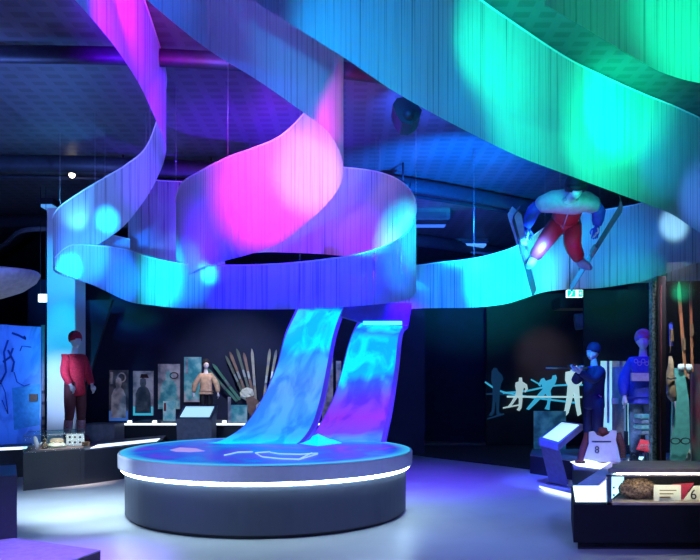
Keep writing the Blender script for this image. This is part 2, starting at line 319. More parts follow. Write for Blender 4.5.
# ---------------------------------------------------------------- string curtains
def curtain(name, label, st, m='strings', n=10, rail=True, wires=(), group='hanging string curtain ribbons'):
    """st: (px, ytop, ybottom, depth)"""
    root = thing(name, label, 'string curtain', P(st[0][0], st[0][2], st[0][3]), group)
    s3 = [(X_(px,Y), Y, Z_(yt,Y), Z_(yb,Y)) for px, yt, yb, Y in st]
    s3 = [(x, Y, min(zt, 5.17), zb) for x, Y, zt, zb in s3]
    s = catmull(s3, n); bm = bmesh.new(); uvl = bm.loops.layers.uv.new('UVMap')
    u = 0; cols = []; R = 4
    for i, (x, y, zt, zb) in enumerate(s):
        zt = min(zt, 5.17)
        if i: u += math.hypot(x-s[i-1][0], y-s[i-1][1])
        cols.append((u, [(bm.verts.new((x, y, zb+(zt-zb)*k/R)), zb+(zt-zb)*k/R) for k in range(R+1)]))
    for (ua, a), (ub, b) in zip(cols, cols[1:]):
        for k in range(R):
            f = bm.faces.new((a[k][0], b[k][0], b[k+1][0], a[k+1][0])); f.smooth = True
            for lp, uvv in zip(f.loops, ((ua,a[k][1]),(ub,b[k][1]),(ub,b[k+1][1]),(ua,a[k+1][1]))): lp[uvl].uv = uvv
    link('strings', bm, m, root, True)
    if rail: tb('top_rail', [Vector((x, y, min(zt,5.17)+.008)) for x, y, zt, zb in s], .01, M['white'], root, 6)
    for wi in wires:
        x, y, zt, zb = s3[wi]
        if zt < 5.1: tb('suspension_wire', [(x,y,zt),(x,y,5.2)], .003, 'steel', root, 5)
    return root
A = [(215,-250,-24,3.95),(252,-240,0,4.24),(343,-170,57,5.0),(400,-120,95,5.6),(470,-50,133,6.45),(520,5,157,7.1),(565,26,174,7.75),(600,44,187,8.2),(643,66,203,8.75),(671,76,214,9.1),(697,104,231,9.5),(722,130,247,9.9),(733,150,258,10.2),(722,163,262,10.6),(697,173,263,10.9),(670,187,272,11.1),(643,203,281,11.2),(600,211,288,11.3),(571,216,289,11.35),(545,228,292,11.3),(525,242,298,11.2),(505,251,304,11.1),(474,259,307.5,10.9),(440,263,308,10.7),(410,267,309,10.5),(376,272,313,10.4),(345,278,318,10.4)]
curtain('string_curtain', 'widest curtain, green across the upper right, folding back into a bright cyan band', A, 'strings', wires=(13,16,19,22,25))
curtain('string_curtain', 'separate green strings hanging in the upper right corner above the wide ribbon', [(545,-150,5,5.0),(575,-150,22,5.0),(600,-130,37,5.05),(640,-110,61,5.15),(666,-110,74,5.3),(700,-110,83,5.5),(760,-100,90,5.8)], 'strings')
CD = [(95,-300,-50,3.6),(147,-220,0,4.2),(206,-150,48,5.0),(260,-90,82,5.6),(304,-50,113,6.1),(330,-20,134,6.5),(343,15,163,6.95),(340,45,185,7.2),(325,85,206,7.3),(305,113,224,7.35),(280,137,243,7.35),(250,150,254,7.4),(228,158,260,7.5),(200,172,268,7.8),(182,184,282,8.2),(176,200,292,8.6),(180,200,285,9.3),(200,190,262,9.9),(250,172,253,10.4),(300,168,253,10.6),(343,168,256,10.6),(380,173,262,10.2),(405,185,274,9.7),(416,205,287,9.1),(408,232,299,8.5),(370,252,305,8.0),(300,263,309,7.8),(230,266,309,7.8),(180,264,308,8.1),(150,258,305,8.5),(127,250,301,8.9),(95,246,286,9.4),(70,246,276,9.7),(55,258,270,9.9)]
curtain('string_curtain', 'magenta ribbon looping into the round blue curtain over the table', CD, 'strings', wires=(9,12,15,18,21,23,26,29,31))
G = [(75,-190,0,4.6),(98,-130,26,5.1),(120,-80,54,5.7),(140,-35,86,6.4),(155,10,118,7.2),(164,50,140,7.9),(166,85,152,8.5),(160,112,172,9.0),(146,148,198,9.4),(125,166,225,9.7),(105,178,240,9.9),(80,193,255,10.1),(60,207,264,10.2),(53,218,268,10.4),(60,222,275,10.7),(90,230,284,10.9),(130,240,296,11.0)]
curtain('string_curtain', 'narrow magenta and purple ribbon twisting down the left side', G, 'sheer', wires=(8,10,12,14))
curtain('string_curtain', 'pale teal curtain strip behind the cyan band at far right', [(575,252,288,12.3),(600,250,286,12.2),(640,247,283,12.0),(680,243,281,11.8),(730,240,281,11.6)], 'strings_open', wires=(1,3))
curtain('string_curtain', 'faint purple strip at the back between the left ribbon and the round curtain', [(128,176,272,11.6),(150,180,276,11.5),(185,182,280,11.4),(225,180,280,11.3)], 'strings_open', wires=(1,3))

# projector hanging under the wide curtain
t = thing('projector', 'black projector hanging under the wide curtain, above the round one', 'projector', P(407,110,6.4))
bm = bmesh.new()
prism(bm, [P(393,104,6.4),P(397,98,6.4),P(410,96,6.4),P(422,110,6.4),P(420,117,6.4),P(411,124,6.4),P(402,123,6.4),P(396,114,6.4)], (0,.3,0)); link('casing', bm, 'black', t)
tb('lens', [P(409,114,6.34),P(409,114,6.42)], .05, 'black', t, 14)
tb('mount', [P(405,98,6.55),Vector((P(405,98,6.55).x,6.55,5.2))], .02, 'black', t)
# small ceiling lamps
for px, py, Y, lb in [(72,175,11.7,'bright round downlight above the left pillar'),(600,331,14.5,'tiny warm spotlight left of the glass case')]:
    t = thing('downlight', lb, 'ceiling light', P(px,py,Y))
    p = P(px,py,Y); tb('can', [p+Vector((0,0,.02)), p+Vector((0,0,.14))], .06, 'black', t, 14)
    bm = bmesh.new(); sphere(bm, p, .05 if Y < 14 else .03); link('bulb', bm, 'lamp', t, True)
    tb('cable', [p+Vector((0,0,.14)), (p.x,p.y,5.2)], .008, 'black', t)
for px, py, Y, w_, h_, lb, g in [(575,293.5,11.0,16,7.5,'green and white running-man exit sign under the flying skier',True),(42.5,298,13,9,8,'small white illuminated sign beside the left pillar',False)]:
    p = P(px,py,Y); sx, sz = w_/2/F*Y, h_/2/F*Y
    t = thing('exit_sign', lb, 'exit sign', p)
    bx('light_box', p+Vector((-sx,0,-sz)), p+Vector((sx,.06,sz)), 'exitw' , t, .005)
    if g:
        bx('green_panel', p+Vector((-sx*.95,-.004,-sz*.9)), p+Vector((sx*.05,0,sz*.9)), 'exit', t)
        bx('green_panel', p+Vector((sx*.45,-.004,-sz*.9)), p+Vector((sx*.95,0,sz*.9)), 'exit', t)
        # runner and arrow
        q = p+Vector((-sx*.45,-.008,0))
        tb('running_figure', [q+Vector((-.03,0,-.04)), q+Vector((0,0,-.01)), q+Vector((.01,0,.025))], .008, 'exitw', t, 6)
        pr('arrow', [p+Vector((sx*.55,-.009,.0)), p+Vector((sx*.75,-.009,.03)), p+Vector((sx*.75,-.009,-.03))], (0,.004,0), 'exitw', t)
    for s in (-.6,.6): tb('hanger', [p+Vector((sx*s,.03,sz)), Vector((p.x+sx*s,p.y+.03,5.2))], .006, 'black', t, 5)

# saucer pendant, left
t = thing('saucer_pendant', 'wide shallow saucer pendant at the left edge, pinkish grey', 'pendant lamp', P(-12,284,8.6))
bm = bmesh.new(); lathe(bm, [(.02,-.18),(.22,-.165),(.42,-.11),(.56,-.03),(.61,.04),(.60,.055),(.3,.15),(.08,.2),(.04,.21)], (0,0,0), 40)
bmesh.ops.rotate(bm, verts=bm.verts, matrix=Matrix.Rotation(-.18,3,'Y'), cent=(0,0,0)); bmesh.ops.translate(bm, verts=bm.verts, vec=P(-12,284,8.6))
link('shade', bm, mat('blush_shade', (.5,.4,.42), .7), t, True)
tb('cord', [P(-12,270,8.6), Vector((P(-12,270,8.6).x,8.6,5.2))], .008, 'black', t)

# ---------------------------------------------------------------- round table
TC = Vector((X_(268.5,8.7), 8.7, 0)); TZ = .752
t = thing('round_table', 'large round dark table with a glowing blue map top and light strip', 'display table', TC)
bm = bmesh.new(); lathe(bm, [(1.66,0),(1.66,.04)], TC, 96); link('recessed_plinth', bm, 'black', t, True)
bm = bmesh.new(); lathe(bm, [(1.70,.04),(1.705,.585)], TC, 96); link('drum', bm, mat('satin_charcoal_drum', (.05,.058,.09), .6, scale=4, var=.03), t)
bm = bmesh.new(); lathe(bm, [(1.712,.545),(1.735,.54),(1.75,.555),(1.755,.583)], TC, 96); link('led_strip', bm, emit_mat('table_led', (.6,.9,1), 19), t)
bm = bmesh.new()
lathe(bm, [(1.6,.583),(1.77,.583),(1.782,.593),(1.782,.735),(1.772,.749),(1.6,.749)], TC, 128); link('rim', bm, 'lip', t)
mm, n, l, b, r, tc = screen_mat('glowing_map', [(.3,(.0,.3,.9)),(.42,(.0,.16,.85)),(.5,(.03,.08,.8)),(.58,(.06,.06,.85)),(.72,(.2,.05,.7))], .9, 1.4, 'Object', 1.2)
# pale cyan shelf around the map's edge
gm = n.new('ShaderNodeVectorMath'); gm.operation = 'DISTANCE'; gm.inputs[1].default_value = (TC.x, TC.y, TZ)
l.new(tc.outputs['Object'], gm.inputs[0])
mr = n.new('ShaderNodeMapRange'); mr.inputs[1].default_value = 1.58; mr.inputs[2].default_value = 1.74; l.new(gm.outputs['Value'], mr.inputs[0])
mx = n.new('ShaderNodeMix'); mx.data_type = 'RGBA'; l.new(mr.outputs[0], mx.inputs[0]); l.new(r.outputs[0], mx.inputs[6]); mx.inputs[7].default_value = (.05,.6,1,1)
l.new(mx.outputs[2], b.inputs['Emission Color'])
bm = bmesh.new(); lathe(bm, [(1.755,.745),(1.755,TZ)], TC, 96); link('map_screen', bm, mm, t)
ML = emit_mat('map_white', (.4,.7,.9), .8); MP = emit_mat('map_pink', (.5,.35,.7), .8)
def on_top(px, py): Y = (EYE-TZ-.003)*F/(py-HY); return Vector((X_(px,Y), Y, TZ+.003))
for pl in ([(224,455.5),(231,454),(238,452.3),(253,452)], [(255,453),(262,457),(281,459),(300,459.5),(318,454)], [(270,452.5),(279,454),(300,454.5),(318,453.5)], [(298,460),(312,453)], [(255,453),(270,452)]):
    tb('map_line', [on_top(*q) for q in pl], .011, ML, t, 6, .15)
pr('map_patch', [on_top(*q) for q in [(170,450),(180,447.5),(196,448.5),(205,451),(190,452),(176,451.5)]], (0,0,.002), MP, t)

# ---------------------------------------------------------------- projected ramps
def ramp_mat(name, top, mid, low, seedoff):
    m, n, l, b = new_mat(name)
    uv = n.new('ShaderNodeTexCoord'); sp = n.new('ShaderNodeSeparateXYZ'); l.new(uv.outputs['UV'], sp.inputs[0])
    mp = n.new('ShaderNodeMapping'); mp.inputs['Scale'].default_value = (1.6,3.2,1); mp.inputs['Location'].default_value = (seedoff,seedoff,0); mp.inputs['Rotation'].default_value = (0,0,.35); l.new(uv.outputs['UV'], mp.inputs[0])
    ns = n.new('ShaderNodeTexNoise'); ns.inputs['Scale'].default_value = 1.6; ns.inputs['Detail'].default_value = 5; ns.inputs['Distortion'].default_value = .8; l.new(mp.outputs[0], ns.inputs[0])
    ad = n.new('ShaderNodeMath'); ad.operation = 'MULTIPLY_ADD'; ad.inputs[1].default_value = .14; l.new(ns.outputs[0], ad.inputs[0]); l.new(sp.outputs[1], ad.inputs[2])
    r = n.new('ShaderNodeValToRGB'); el = r.color_ramp.elements; r.color_ramp.interpolation = 'LINEAR'
    st = low
    el[0].position, el[0].color = st[0][0], (*st[0][1],1); el[1].position, el[1].color = st[-1][0], (*st[-1][1],1)
    for p_, c_ in st[1:-1]: e = el.new(p_); e.color = (*c_,1)
    l.new(ad.outputs[0], r.inputs[0])
    r2 = n.new('ShaderNodeValToRGB'); r2.color_ramp.elements[0].position = .42; r2.color_ramp.elements[1].position = .56
    r2.color_ramp.elements[0].color = (*top,1); r2.color_ramp.elements[1].color = (*mid,1); l.new(ns.outputs[0], r2.inputs[0])
    mx = n.new('ShaderNodeMix'); mx.data_type = 'RGBA'; mx.blend_type = 'MULTIPLY'; mx.inputs[0].default_value = 1
    l.new(r.outputs[0], mx.inputs[6]); l.new(r2.outputs[0], mx.inputs[7])
    b.inputs['Base Color'].default_value = (.05,.05,.1,1); l.new(mx.outputs[2], b.inputs['Emission Color']); b.inputs['Emission Strength'].default_value = 1.0
    return m
def ramp(label, left, right, m, rimm):
    """left/right: matching lists of (px,py,Y), from table up"""
    root = thing('curved_screen', label, 'screen', P(*left[0]), 'curved screens rising from the table')
    L = [Vector(v) for v in catmull([tuple(P(*q)) for q in left], 6)]; R = [Vector(v) for v in catmull([tuple(P(*q)) for q in right], 6)]
    bm = bmesh.new(); uvl = bm.loops.layers.uv.new('UVMap'); N = len(L)
    nr = []
    for i in range(N):
        t_ = (L[min(i+1,N-1)]-L[max(i-1,0)]); nr.append((R[i]-L[i]).cross(t_).normalized())
    K = 6
    g = [[bm.verts.new(L[i].lerp(R[i], k/K)) for k in range(K+1)] for i in range(N)]
    for i in range(N-1):
        for k in range(K):
            f = bm.faces.new((g[i][k], g[i][k+1], g[i+1][k+1], g[i+1][k])); f.smooth = True
            for lp, q in zip(f.loops, ((k/K,i/(N-1)),((k+1)/K,i/(N-1)),((k+1)/K,(i+1)/(N-1)),(k/K,(i+1)/(N-1)))): lp[uvl].uv = q
    link('screen_face', bm, m, root, True)
    # casing behind the face with rounded edges
    bm = bmesh.new(); th = .07; rows = []
    for i in range(N):
        e = (R[i]-L[i]).normalized()*.015
        rows.append([bm.verts.new(v) for v in (L[i]-e-nr[i]*.004, R[i]+e*4-nr[i]*.004, R[i]+e*4-nr[i]*th, L[i]-e-nr[i]*th)])
    for a, b_ in zip(rows, rows[1:]):
        for k in range(4): bm.faces.new((a[k], a[(k+1)%4], b_[(k+1)%4], b_[k]))
    bm.faces.new(rows[0]); bm.faces.new(rows[-1][::-1]); bmesh.ops.recalc_face_normals(bm, faces=bm.faces[:])
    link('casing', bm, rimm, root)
    return root
CYB=(0,.95,1)
m1 = ramp_mat('ramp_picture_left', (.35,.55,1), (1,1,1), [(.08,CYB),(.2,(0,.8,1)),(.3,(.04,.45,1)),(.55,(.12,.42,1)),(.68,(.04,.5,1)),(.72,(.0,.97,1)),(.93,(0,.95,1)),(.96,(.01,.1,.9)),(1,(.01,.04,.85))], 3.1)
m2 = ramp_mat('ramp_picture_right', (.4,.5,1), (1,1,1), [(.06,(.02,.6,1)),(.18,(.1,.3,1)),(.24,(.18,.06,.95)),(.36,(.3,.03,.85)),(.46,(.2,.06,.95)),(.56,(.06,.2,1)),(.6,(0,.95,1)),(.85,(0,.9,1)),(.92,(.02,.3,1)),(1,(0,.9,1))], 9.3)
MR = mat('violet_casing_added_glow', (.1,.06,.9), .4, emit=.45)  # casing is no lamp; projected blue glow put into its emission
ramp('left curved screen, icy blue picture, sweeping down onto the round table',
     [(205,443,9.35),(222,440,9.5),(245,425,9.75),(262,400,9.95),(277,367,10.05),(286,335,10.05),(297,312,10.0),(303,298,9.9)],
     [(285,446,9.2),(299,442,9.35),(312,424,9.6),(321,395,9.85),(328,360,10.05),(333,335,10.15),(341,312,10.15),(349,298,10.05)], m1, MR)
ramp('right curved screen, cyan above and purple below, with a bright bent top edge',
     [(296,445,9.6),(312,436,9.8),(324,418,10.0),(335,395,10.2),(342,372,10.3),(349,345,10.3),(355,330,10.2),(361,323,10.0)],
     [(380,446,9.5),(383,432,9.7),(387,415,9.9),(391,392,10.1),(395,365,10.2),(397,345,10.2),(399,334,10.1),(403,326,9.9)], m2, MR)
t = thing('screen_hood', 'smooth blue bent panel carrying the right screen up to the round curtain', 'screen hood', P(380,310,9.9))
bm = bmesh.new()
prism(bm, [P(361,322,9.9),P(402,325,9.9),P(404,331,9.9),P(408,328,9.9),P(412,303,9.9),P(345,303,9.9),P(341,316,9.9)], (0,.25,0)); link('shell', bm, mat('blue_panel_paint', (.1,.1,.5), .5), t)
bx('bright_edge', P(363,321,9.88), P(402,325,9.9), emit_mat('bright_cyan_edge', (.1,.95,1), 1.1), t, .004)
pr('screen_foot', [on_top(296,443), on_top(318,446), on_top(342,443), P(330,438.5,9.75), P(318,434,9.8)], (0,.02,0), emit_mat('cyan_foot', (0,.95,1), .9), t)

# ---------------------------------------------------------------- figures
def skin(chains, sub=1):
    """chains share vertices by key. chains: list of lists of (key, pos, r)"""
    idx = {}; vs = []; rs = []; es = []
    for ch in chains:
        pk = None
        for key, p, r in ch:
            if key not in idx: idx[key] = len(vs); vs.append(Vector(p)); rs.append(r)
            if pk is not None: es.append((idx[pk], idx[key]))
            pk = key
    me = bpy.data.meshes.new('sk'); me.from_pydata(vs, es, [])
    o = bpy.data.objects.new('sk', me); C.objects.link(o)
    md = o.modifiers.new('s', 'SKIN'); md.use_smooth_shade = True
    for i, v in enumerate(me.skin_vertices[0].data):
        rr = rs[i] if isinstance(rs[i], (tuple, list)) else (rs[i], rs[i])
        v.radius = rr; v.use_root = (i == 0)
    sb = o.modifiers.new('b', 'SUBSURF'); sb.levels = sub; sb.render_levels = sub
    dg = bpy.context.evaluated_depsgraph_get(); me2 = bpy.data.meshes.new_from_object(o.evaluated_get(dg))
    bm = bmesh.new(); bm.from_mesh(me2); bpy.data.objects.remove(o); bpy.data.meshes.remove(me); bpy.data.meshes.remove(me2)
    bmesh.ops.triangulate(bm, faces=[f for f in bm.faces if len(f.verts) > 4])
    return bm
def merge(bm, other):
    me = bpy.data.meshes.new('tmp'); other.to_mesh(me); other.free(); bm.from_mesh(me); bpy.data.meshes.remove(me)
def hand(bm, wrist, dirv, side, s=1.0, palm=Vector((0,-1,0)), curl=.5):
    """five fingers; side: unit vector from little finger to thumb"""
    d = dirv.normalized(); sd = (side-d*side.dot(d)).normalized(); nrm = d.cross(sd).normalized()
    tube(bm, [wrist, wrist+d*.04*s, wrist+d*.09*s], [.026*s,.04*s,.036*s], 8, sq=.5) if False else None
    b2 = bmesh.new(); tube(b2, [wrist-d*.02*s, wrist+d*.02*s, wrist+d*.055*s, wrist+d*.09*s], [.024*s,.034*s,.042*s,.038*s], 10, sq=.9)
    merge(bm, b2)
    for k, ln in enumerate((.062,.075,.083,.075)):
        o = wrist+d*.085*s+sd*(-.03+.02*k)*s
        a = o+d*ln*.45*s+nrm*.008*s; c = a+(d*(1-curl*.5)+nrm*curl*.6)*ln*.35*s; e = c+(d*(1-curl)+nrm*curl)*ln*.3*s
        tube(bm, [o-d*.02*s, a, c, e], [.0095*s,.009*s,.0085*s,.006*s], 6)
    o = wrist+d*.035*s+sd*.03*s
    tube(bm, [o-sd*.01*s, o+(sd*.7+d*.6)*.035*s, o+(sd*.6+d*.9)*.06*s, o+(sd*.3+d*1.0)*.082*s], [.013*s,.012*s,.0105*s,.007*s], 6)
def head(bm, c, face, s=1.0, up=Vector((0,0,1))):
    b2 = bmesh.new(); vs = sphere(b2, (0,0,0), .1*s, .82, .98, 1.2, 20)
    for v in vs:
        x, y, z = v.co/s
        if z < -.02: v.co.x *= 1-.35*min(1,(-z-.02)/.1); v.co.y += -.012*s*min(1,(-z-.02)/.08)
        if y < -.05: v.co.y *= .96
    # nose, brow, lips, ears
    tube(b2, [Vector((0,-.09,.02))*s, Vector((0,-.104,-.005))*s, Vector((0,-.112,-.022))*s, Vector((0,-.095,-.03))*s], [.007*s,.009*s,.012*s,.006*s], 8)
    tube(b2, [Vector((-.05,-.083,.032))*s, Vector((0,-.095,.036))*s, Vector((.05,-.083,.032))*s], .008*s, 6)
    tube(b2, [Vector((-.024,-.088,-.058))*s, Vector((0,-.098,-.056))*s, Vector((.024,-.088,-.058))*s], .007*s, 6)
    for sx in (-1,1): sphere(b2, Vector((.033*sx,-.085,.014))*s, .012*s, 1.2,.6,.6,8); sphere(b2, Vector((.083*sx,.005,.0))*s, .028*s, .3,.6,1,8)
    f = Vector(face).normalized(); u = (up-f*up.dot(f)).normalized(); r = u.cross(f).normalized()  # local +x
    # local: -y = face, z = up ; right-handed
    R = Matrix((( -f).cross(u), -f, u)).transposed()
    bmesh.ops.transform(b2, matrix=Matrix.Translation(c) @ R.to_4x4(), verts=b2.verts)
    merge(bm, b2); return R
def figure(root, J, face, spec, s=1.0):
    """J: joints world. spec: clothing list"""
    bm = bmesh.new()
    bod = [[('pel',J['pel'],(.15*s,.10*s)),('ch',J['ch'],(.125*s,.09*s)),('nk',J['nk'],.06*s),('hb',J['hd']-(J['hd']-J['nk'])*.35,.05*s)]]
    for q in 'LR':
        bod.append([('ch',J['ch'],0),('sh'+q,J['sh'+q].lerp(J['ch'],.12)-Vector((0,0,.02)),.042*s),('el'+q,J['el'+q],.043*s),('wr'+q,J['wr'+q],.028*s)])
        bod.append([('pel',J['pel'],0),('hp'+q,J['hp'+q],.088*s),('kn'+q,J['kn'+q],.058*s),('an'+q,J['an'+q],.04*s)])
    merge(bm, skin(bod))
    R = head(bm, J['hd'], face, s)
    for q in 'LR':
        d = J.get('hd'+q) or (J['wr'+q]-J['el'+q]).normalized()
        hand(bm, J['wr'+q], d, Vector(face), s)
        tube(bm, [J['an'+q], J['to'+q].lerp(J['an'+q],.75), J['to'+q]], [.04*s,.045*s,.032*s], 8)
    link('body', bm, 'skin', root, True)
    for kind, m in spec.items():
        if kind in ('jacket','coat','sweater'):
            e = .04*s if kind != 'coat' else .028*s
            hem = J['pel'].lerp(J['ch'], -.25 if kind != 'coat' else -.8)
            wdt = 1.0 if kind != 'coat' else 1.1
            ch = [[('pel',J['pel'],(.15*s+e,.11*s+e)),('ch',J['ch'],(.17*s+e,.12*s+e)),('nk',J['ch'].lerp(J['nk'],.85),.06*s+e)],
                  [('pel',J['pel'],0),('hem',hem,((.16*s+e)*wdt,(.12*s+e)*wdt))]]
            for q in 'LR': ch.append([('ch',J['ch'],0),('sh'+q,J['sh'+q].lerp(J['ch'],.12)-Vector((0,0,.02)),.055*s+e),('el'+q,J['el'+q],.05*s+e),('wr'+q,J['el'+q].lerp(J['wr'+q],.93),.036*s+e*.7)])
            link(kind, skin(ch, 2), m, root, True)
        if kind == 'torso': link('suit_top', skin([[('p',J['pel'],(.19*s,.15*s)),('m',J['pel'].lerp(J['ch'],.5),(.2*s,.15*s)),('c',J['ch'],(.17*s,.13*s))]]), m, root, True)
        if kind == 'yoke':
            ch = [[('a',J['pel'].lerp(J['ch'],.8),(.2*s,.15*s)),('ch',J['ch'],(.24*s,.17*s)),('nk',J['ch'].lerp(J['nk'],.7),.1*s)]]
            for q in 'LR': ch.append([('ch',J['ch'],0),('sh'+q,J['sh'+q],.13*s),('el'+q,J['sh'+q].lerp(J['el'+q],.8),.12*s)])
            link('shoulder_yoke', skin(ch), m, root, True)
        if kind == 'sleeves':
            for q in 'LR': tb('sleeve', [J['sh'+q].lerp(J['el'+q],.6), J['el'+q], J['el'+q].lerp(J['wr'+q],.6), J['el'+q].lerp(J['wr'+q],.97)], [.085*s,.08*s,.07*s,.05*s], m, root, 10)
        if kind in ('trousers','suit_legs'):
            e = spec.get('_fat',.026)*s
            ch = [[('top',J['pel'].lerp(J['ch'],.2),(.155*s+e*.6,.105*s+e)),('pel',J['pel'].lerp(J['hpL'].lerp(J['hpR'],.5),.6),(.15*s+e,.11*s+e))]]
            for q in 'LR': ch.append([('pel',J['pel'],0),('hp'+q,J['hp'+q],.095*s+e),('kn'+q,J['kn'+q],.065*s+e),('an'+q,J['kn'+q].lerp(J['an'+q],spec.get('_leg',.95)),.05*s+e*.8)])
            link('trousers', skin(ch), m, root, True)
        if kind == 'socks':
            for q in 'LR': tb('sock', [J['kn'+q].lerp(J['an'+q],.35), J['kn'+q].lerp(J['an'+q],.7), J['an'+q]], [.075*s,.07*s,.055*s], m, root, 10)
        if kind == 'boots':
            for q in 'LR':
                b_ = bmesh.new(); a = J['an'+q]; to = J['to'+q]
                tube(b_, [J['kn'+q].lerp(a,.8), a, a.lerp(to,.3)+Vector((0,0,-.015*s)), a.lerp(to,.8)+Vector((0,0,-.005)), to+(to-a)*.15], [.06*s,.06*s,.062*s,.05*s,.03*s], 10)
                link('boot', b_, m, root, True)
        if kind == 'beanie':
            b_ = bmesh.new(); prof = [(.1,-.01),(.11,.02),(.112,.05),(.106,.09),(.088,.13),(.05,.16),(.01,.168)]
            lathe(b_, [(r*s,z*s) for r,z in prof], (0,0,0), 18)
            bmesh.ops.transform(b_, matrix=Matrix.Translation(J['hd']+R@Vector((0,.012*s,.012*s))) @ R.to_4x4() @ Matrix.Rotation(-.25,4,'X'), verts=b_.verts); link('beanie', b_, m, root, True)
        if kind == 'hair':
            b_ = bmesh.new(); vs = sphere(b_, (0,.035*s,.045*s), .125*s, .92, 1, 1.1, 16)
            bmesh.ops.transform(b_, matrix=Matrix.Translation(J['hd']+R@Vector((0,.015*s,.015*s))) @ R.to_4x4(), verts=b_.verts); link('hair', b_, m, root, True)
        if kind == 'helmet':
            b_ = bmesh.new(); lathe(b_, [(r*s,z*s) for r,z in [(.105,-.04),(.12,0),(.125,.04),(.115,.09),(.085,.13),(.04,.15),(.01,.153)]], (0,0,0), 20)
            bmesh.ops.transform(b_, matrix=Matrix.Translation(J['hd']+R@Vector((0,.03*s,0))) @ R.to_4x4(), verts=b_.verts); link('helmet', b_, m, root, True)
            b_ = bmesh.new()
            tube(b_, [J['hd']+R@(Vector((x,y,.02))*s) for x,y in ((-.085,-.02),(-.07,-.085),(0,-.115),(.07,-.085),(.085,-.02))], .032*s, 8)
            link('goggles', b_, 'ink', root, True)
        if kind == 'collar':
            tb('collar', [J['nk'].lerp(J['ch'],.3)+Vector((math.cos(a)*.075*s, math.sin(a)*.07*s, 0)) for a in [k*math.pi/6 for k in range(12)]], .022*s, m, root, 8, closed=True)
    return R
def standing(x, y, z, h, yaw, armL=None, armR=None, lean=0):
    """joints of a standing figure; local front is -y, turned by yaw"""
    s = h/1.8; R = Matrix.Rotation(yaw,3,'Z')
    def W(a,b,c): return Vector((x,y,z))+R@(Vector((a,b,c))*s)
    J = dict(hd=W(0,-.03-lean,1.68), nk=W(0,-lean*.6,1.5), ch=W(0,-lean*.5,1.32), pel=W(0,0,1.0), shL=W(.18,-lean*.5,1.42), shR=W(-.18,-lean*.5,1.42),
             elL=W(.25,.02,1.13), elR=W(-.25,.02,1.13), wrL=W(.24,-.08,.90), wrR=W(-.24,-.08,.90), hpL=W(.09,0,.9), hpR=W(-.09,0,.9),
             knL=W(.1,-.02,.5), knR=W(-.1,-.02,.5), anL=W(.11,.02,.09), anR=W(-.11,.02,.09), toL=W(.14,-.16,.03), toR=W(-.14,-.16,.03))
    for q, arm in (('L',armL),('R',armR)):
        if arm: J['el'+q] = W(*arm[0]); J['wr'+q] = W(*arm[1])
    return J, R@Vector((0,-1,0)), s

# red mannequin, left
Yr = 11.9; zr = Z_(441,Yr); hr = Z_(332.5,Yr)-zr-.0
root = thing('mannequin', 'mannequin in red wool jacket and red beanie on the left platform', 'mannequin', (X_(73,Yr),Yr,zr))
J, f, s = standing(X_(75,Yr),Yr,zr,hr*.985,.85,armL=((.2,-.06,1.14),(.19,-.22,.93)),armR=((-.2,-.02,1.14),(-.17,-.2,.93)))
J['anR'] += Vector((-.02,0,0))
figure(root, J, f, {'coat':'red','trousers':'maroon','_leg':.45,'socks':'socks','boots':'maroon','beanie':'red','collar':'red'} , s)
# cream sweater mannequin in the back display
Yc = 13.9; zb = .76; top = Z_(361,Yc)
root = thing('mannequin', 'small dark-haired mannequin in cream sweater beside the fan of skis', 'mannequin', (X_(206,Yc),Yc,zb))
J, f, s = standing(X_(206,Yc),Yc,zb,(top-zb)*1.0,.3)
for q, sx in (('L',1),('R',-1)):
    J['el'+q] = J['sh'+q]+Vector((.1*sx,0,-.22))*1; J['wr'+q] = J['el'+q]+Vector((.02*sx,-.02,-.17))
figure(root, J, f, {'sweater':'cream','trousers':'black','boots':'brown','hair':'hair'}, s)
# dark biathlete, right
Yb = 11.4; zb_ = .36; hb = Z_(344,Yb)-zb_
root = thing('mannequin', 'mannequin in navy winter suit and hat aiming a rifle on the right platform', 'mannequin', (X_(592,Yb),Yb,zb_))
J, f, s = standing(X_(594,Yb),Yb,zb_,hb*.985,-1.15, armL=((.22,-.22,1.22),(.1,-.42,1.38)), armR=((-.24,-.2,1.2),(-.06,-.26,1.38)))
figure(root, J, f, {'coat':'navy','trousers':'navy','boots':'ink','beanie':'navy','collar':'blue'}, s)
root = thing('rifle', 'slim rifle held up by the navy-suited mannequin', 'rifle', J['wrL'])
fdir = f.normalized(); p0 = J['wrR']-fdir*.18+Vector((0,0,.05)); 
tb('barrel', [p0+fdir*.35, p0+fdir*.85], .012, 'steel', root)
tb('stock', [p0, p0+fdir*.15+Vector((0,0,-.02)), p0+fdir*.4], [.03,.02,.022], 'brown', root)
tb('sight', [p0+fdir*.25+Vector((0,0,.045)), p0+fdir*.4+Vector((0,0,.045))], .015, 'ink', root)

# ski jumper
root = thing('mannequin', 'ski jumper mannequin in red suit and dark helmet flying below the green ribbon', 'mannequin', P(563,230,9.6))
def jp(px, py, Y): return P(px, py, Y)
J = dict(hd=jp(576,188,8.85), nk=jp(571,198,9.1), ch=jp(569,204,9.3), pel=jp(565,222,9.7), shL=jp(589,200,9.3), shR=jp(547,199,9.3),
         elL=jp(599,212,9.45), elR=jp(533,211,9.45), wrL=jp(597,226,9.5), wrR=jp(526,228,9.5),
         hpL=jp(573,227,9.7), hpR=jp(556,226,9.7), knL=jp(572,245,9.5), knR=jp(544,243,9.5), anL=jp(580,261,9.75), anR=jp(533,259,9.75),
         toL=jp(589,267,9.5), toR=jp(529,266,9.5))
J['hdL'] = Vector((-.2,-.1,-1)).normalized(); J['hdR'] = Vector((.15,-.1,-1)).normalized()
figure(root, J, Vector((.0,-1,-.45)), {'trousers':'redsuit','_fat':.045,'torso':'redsuit','yoke':'pale','sleeves':'blue','boots':'pale','helmet':'ink','collar':'pale'}, 1.12)
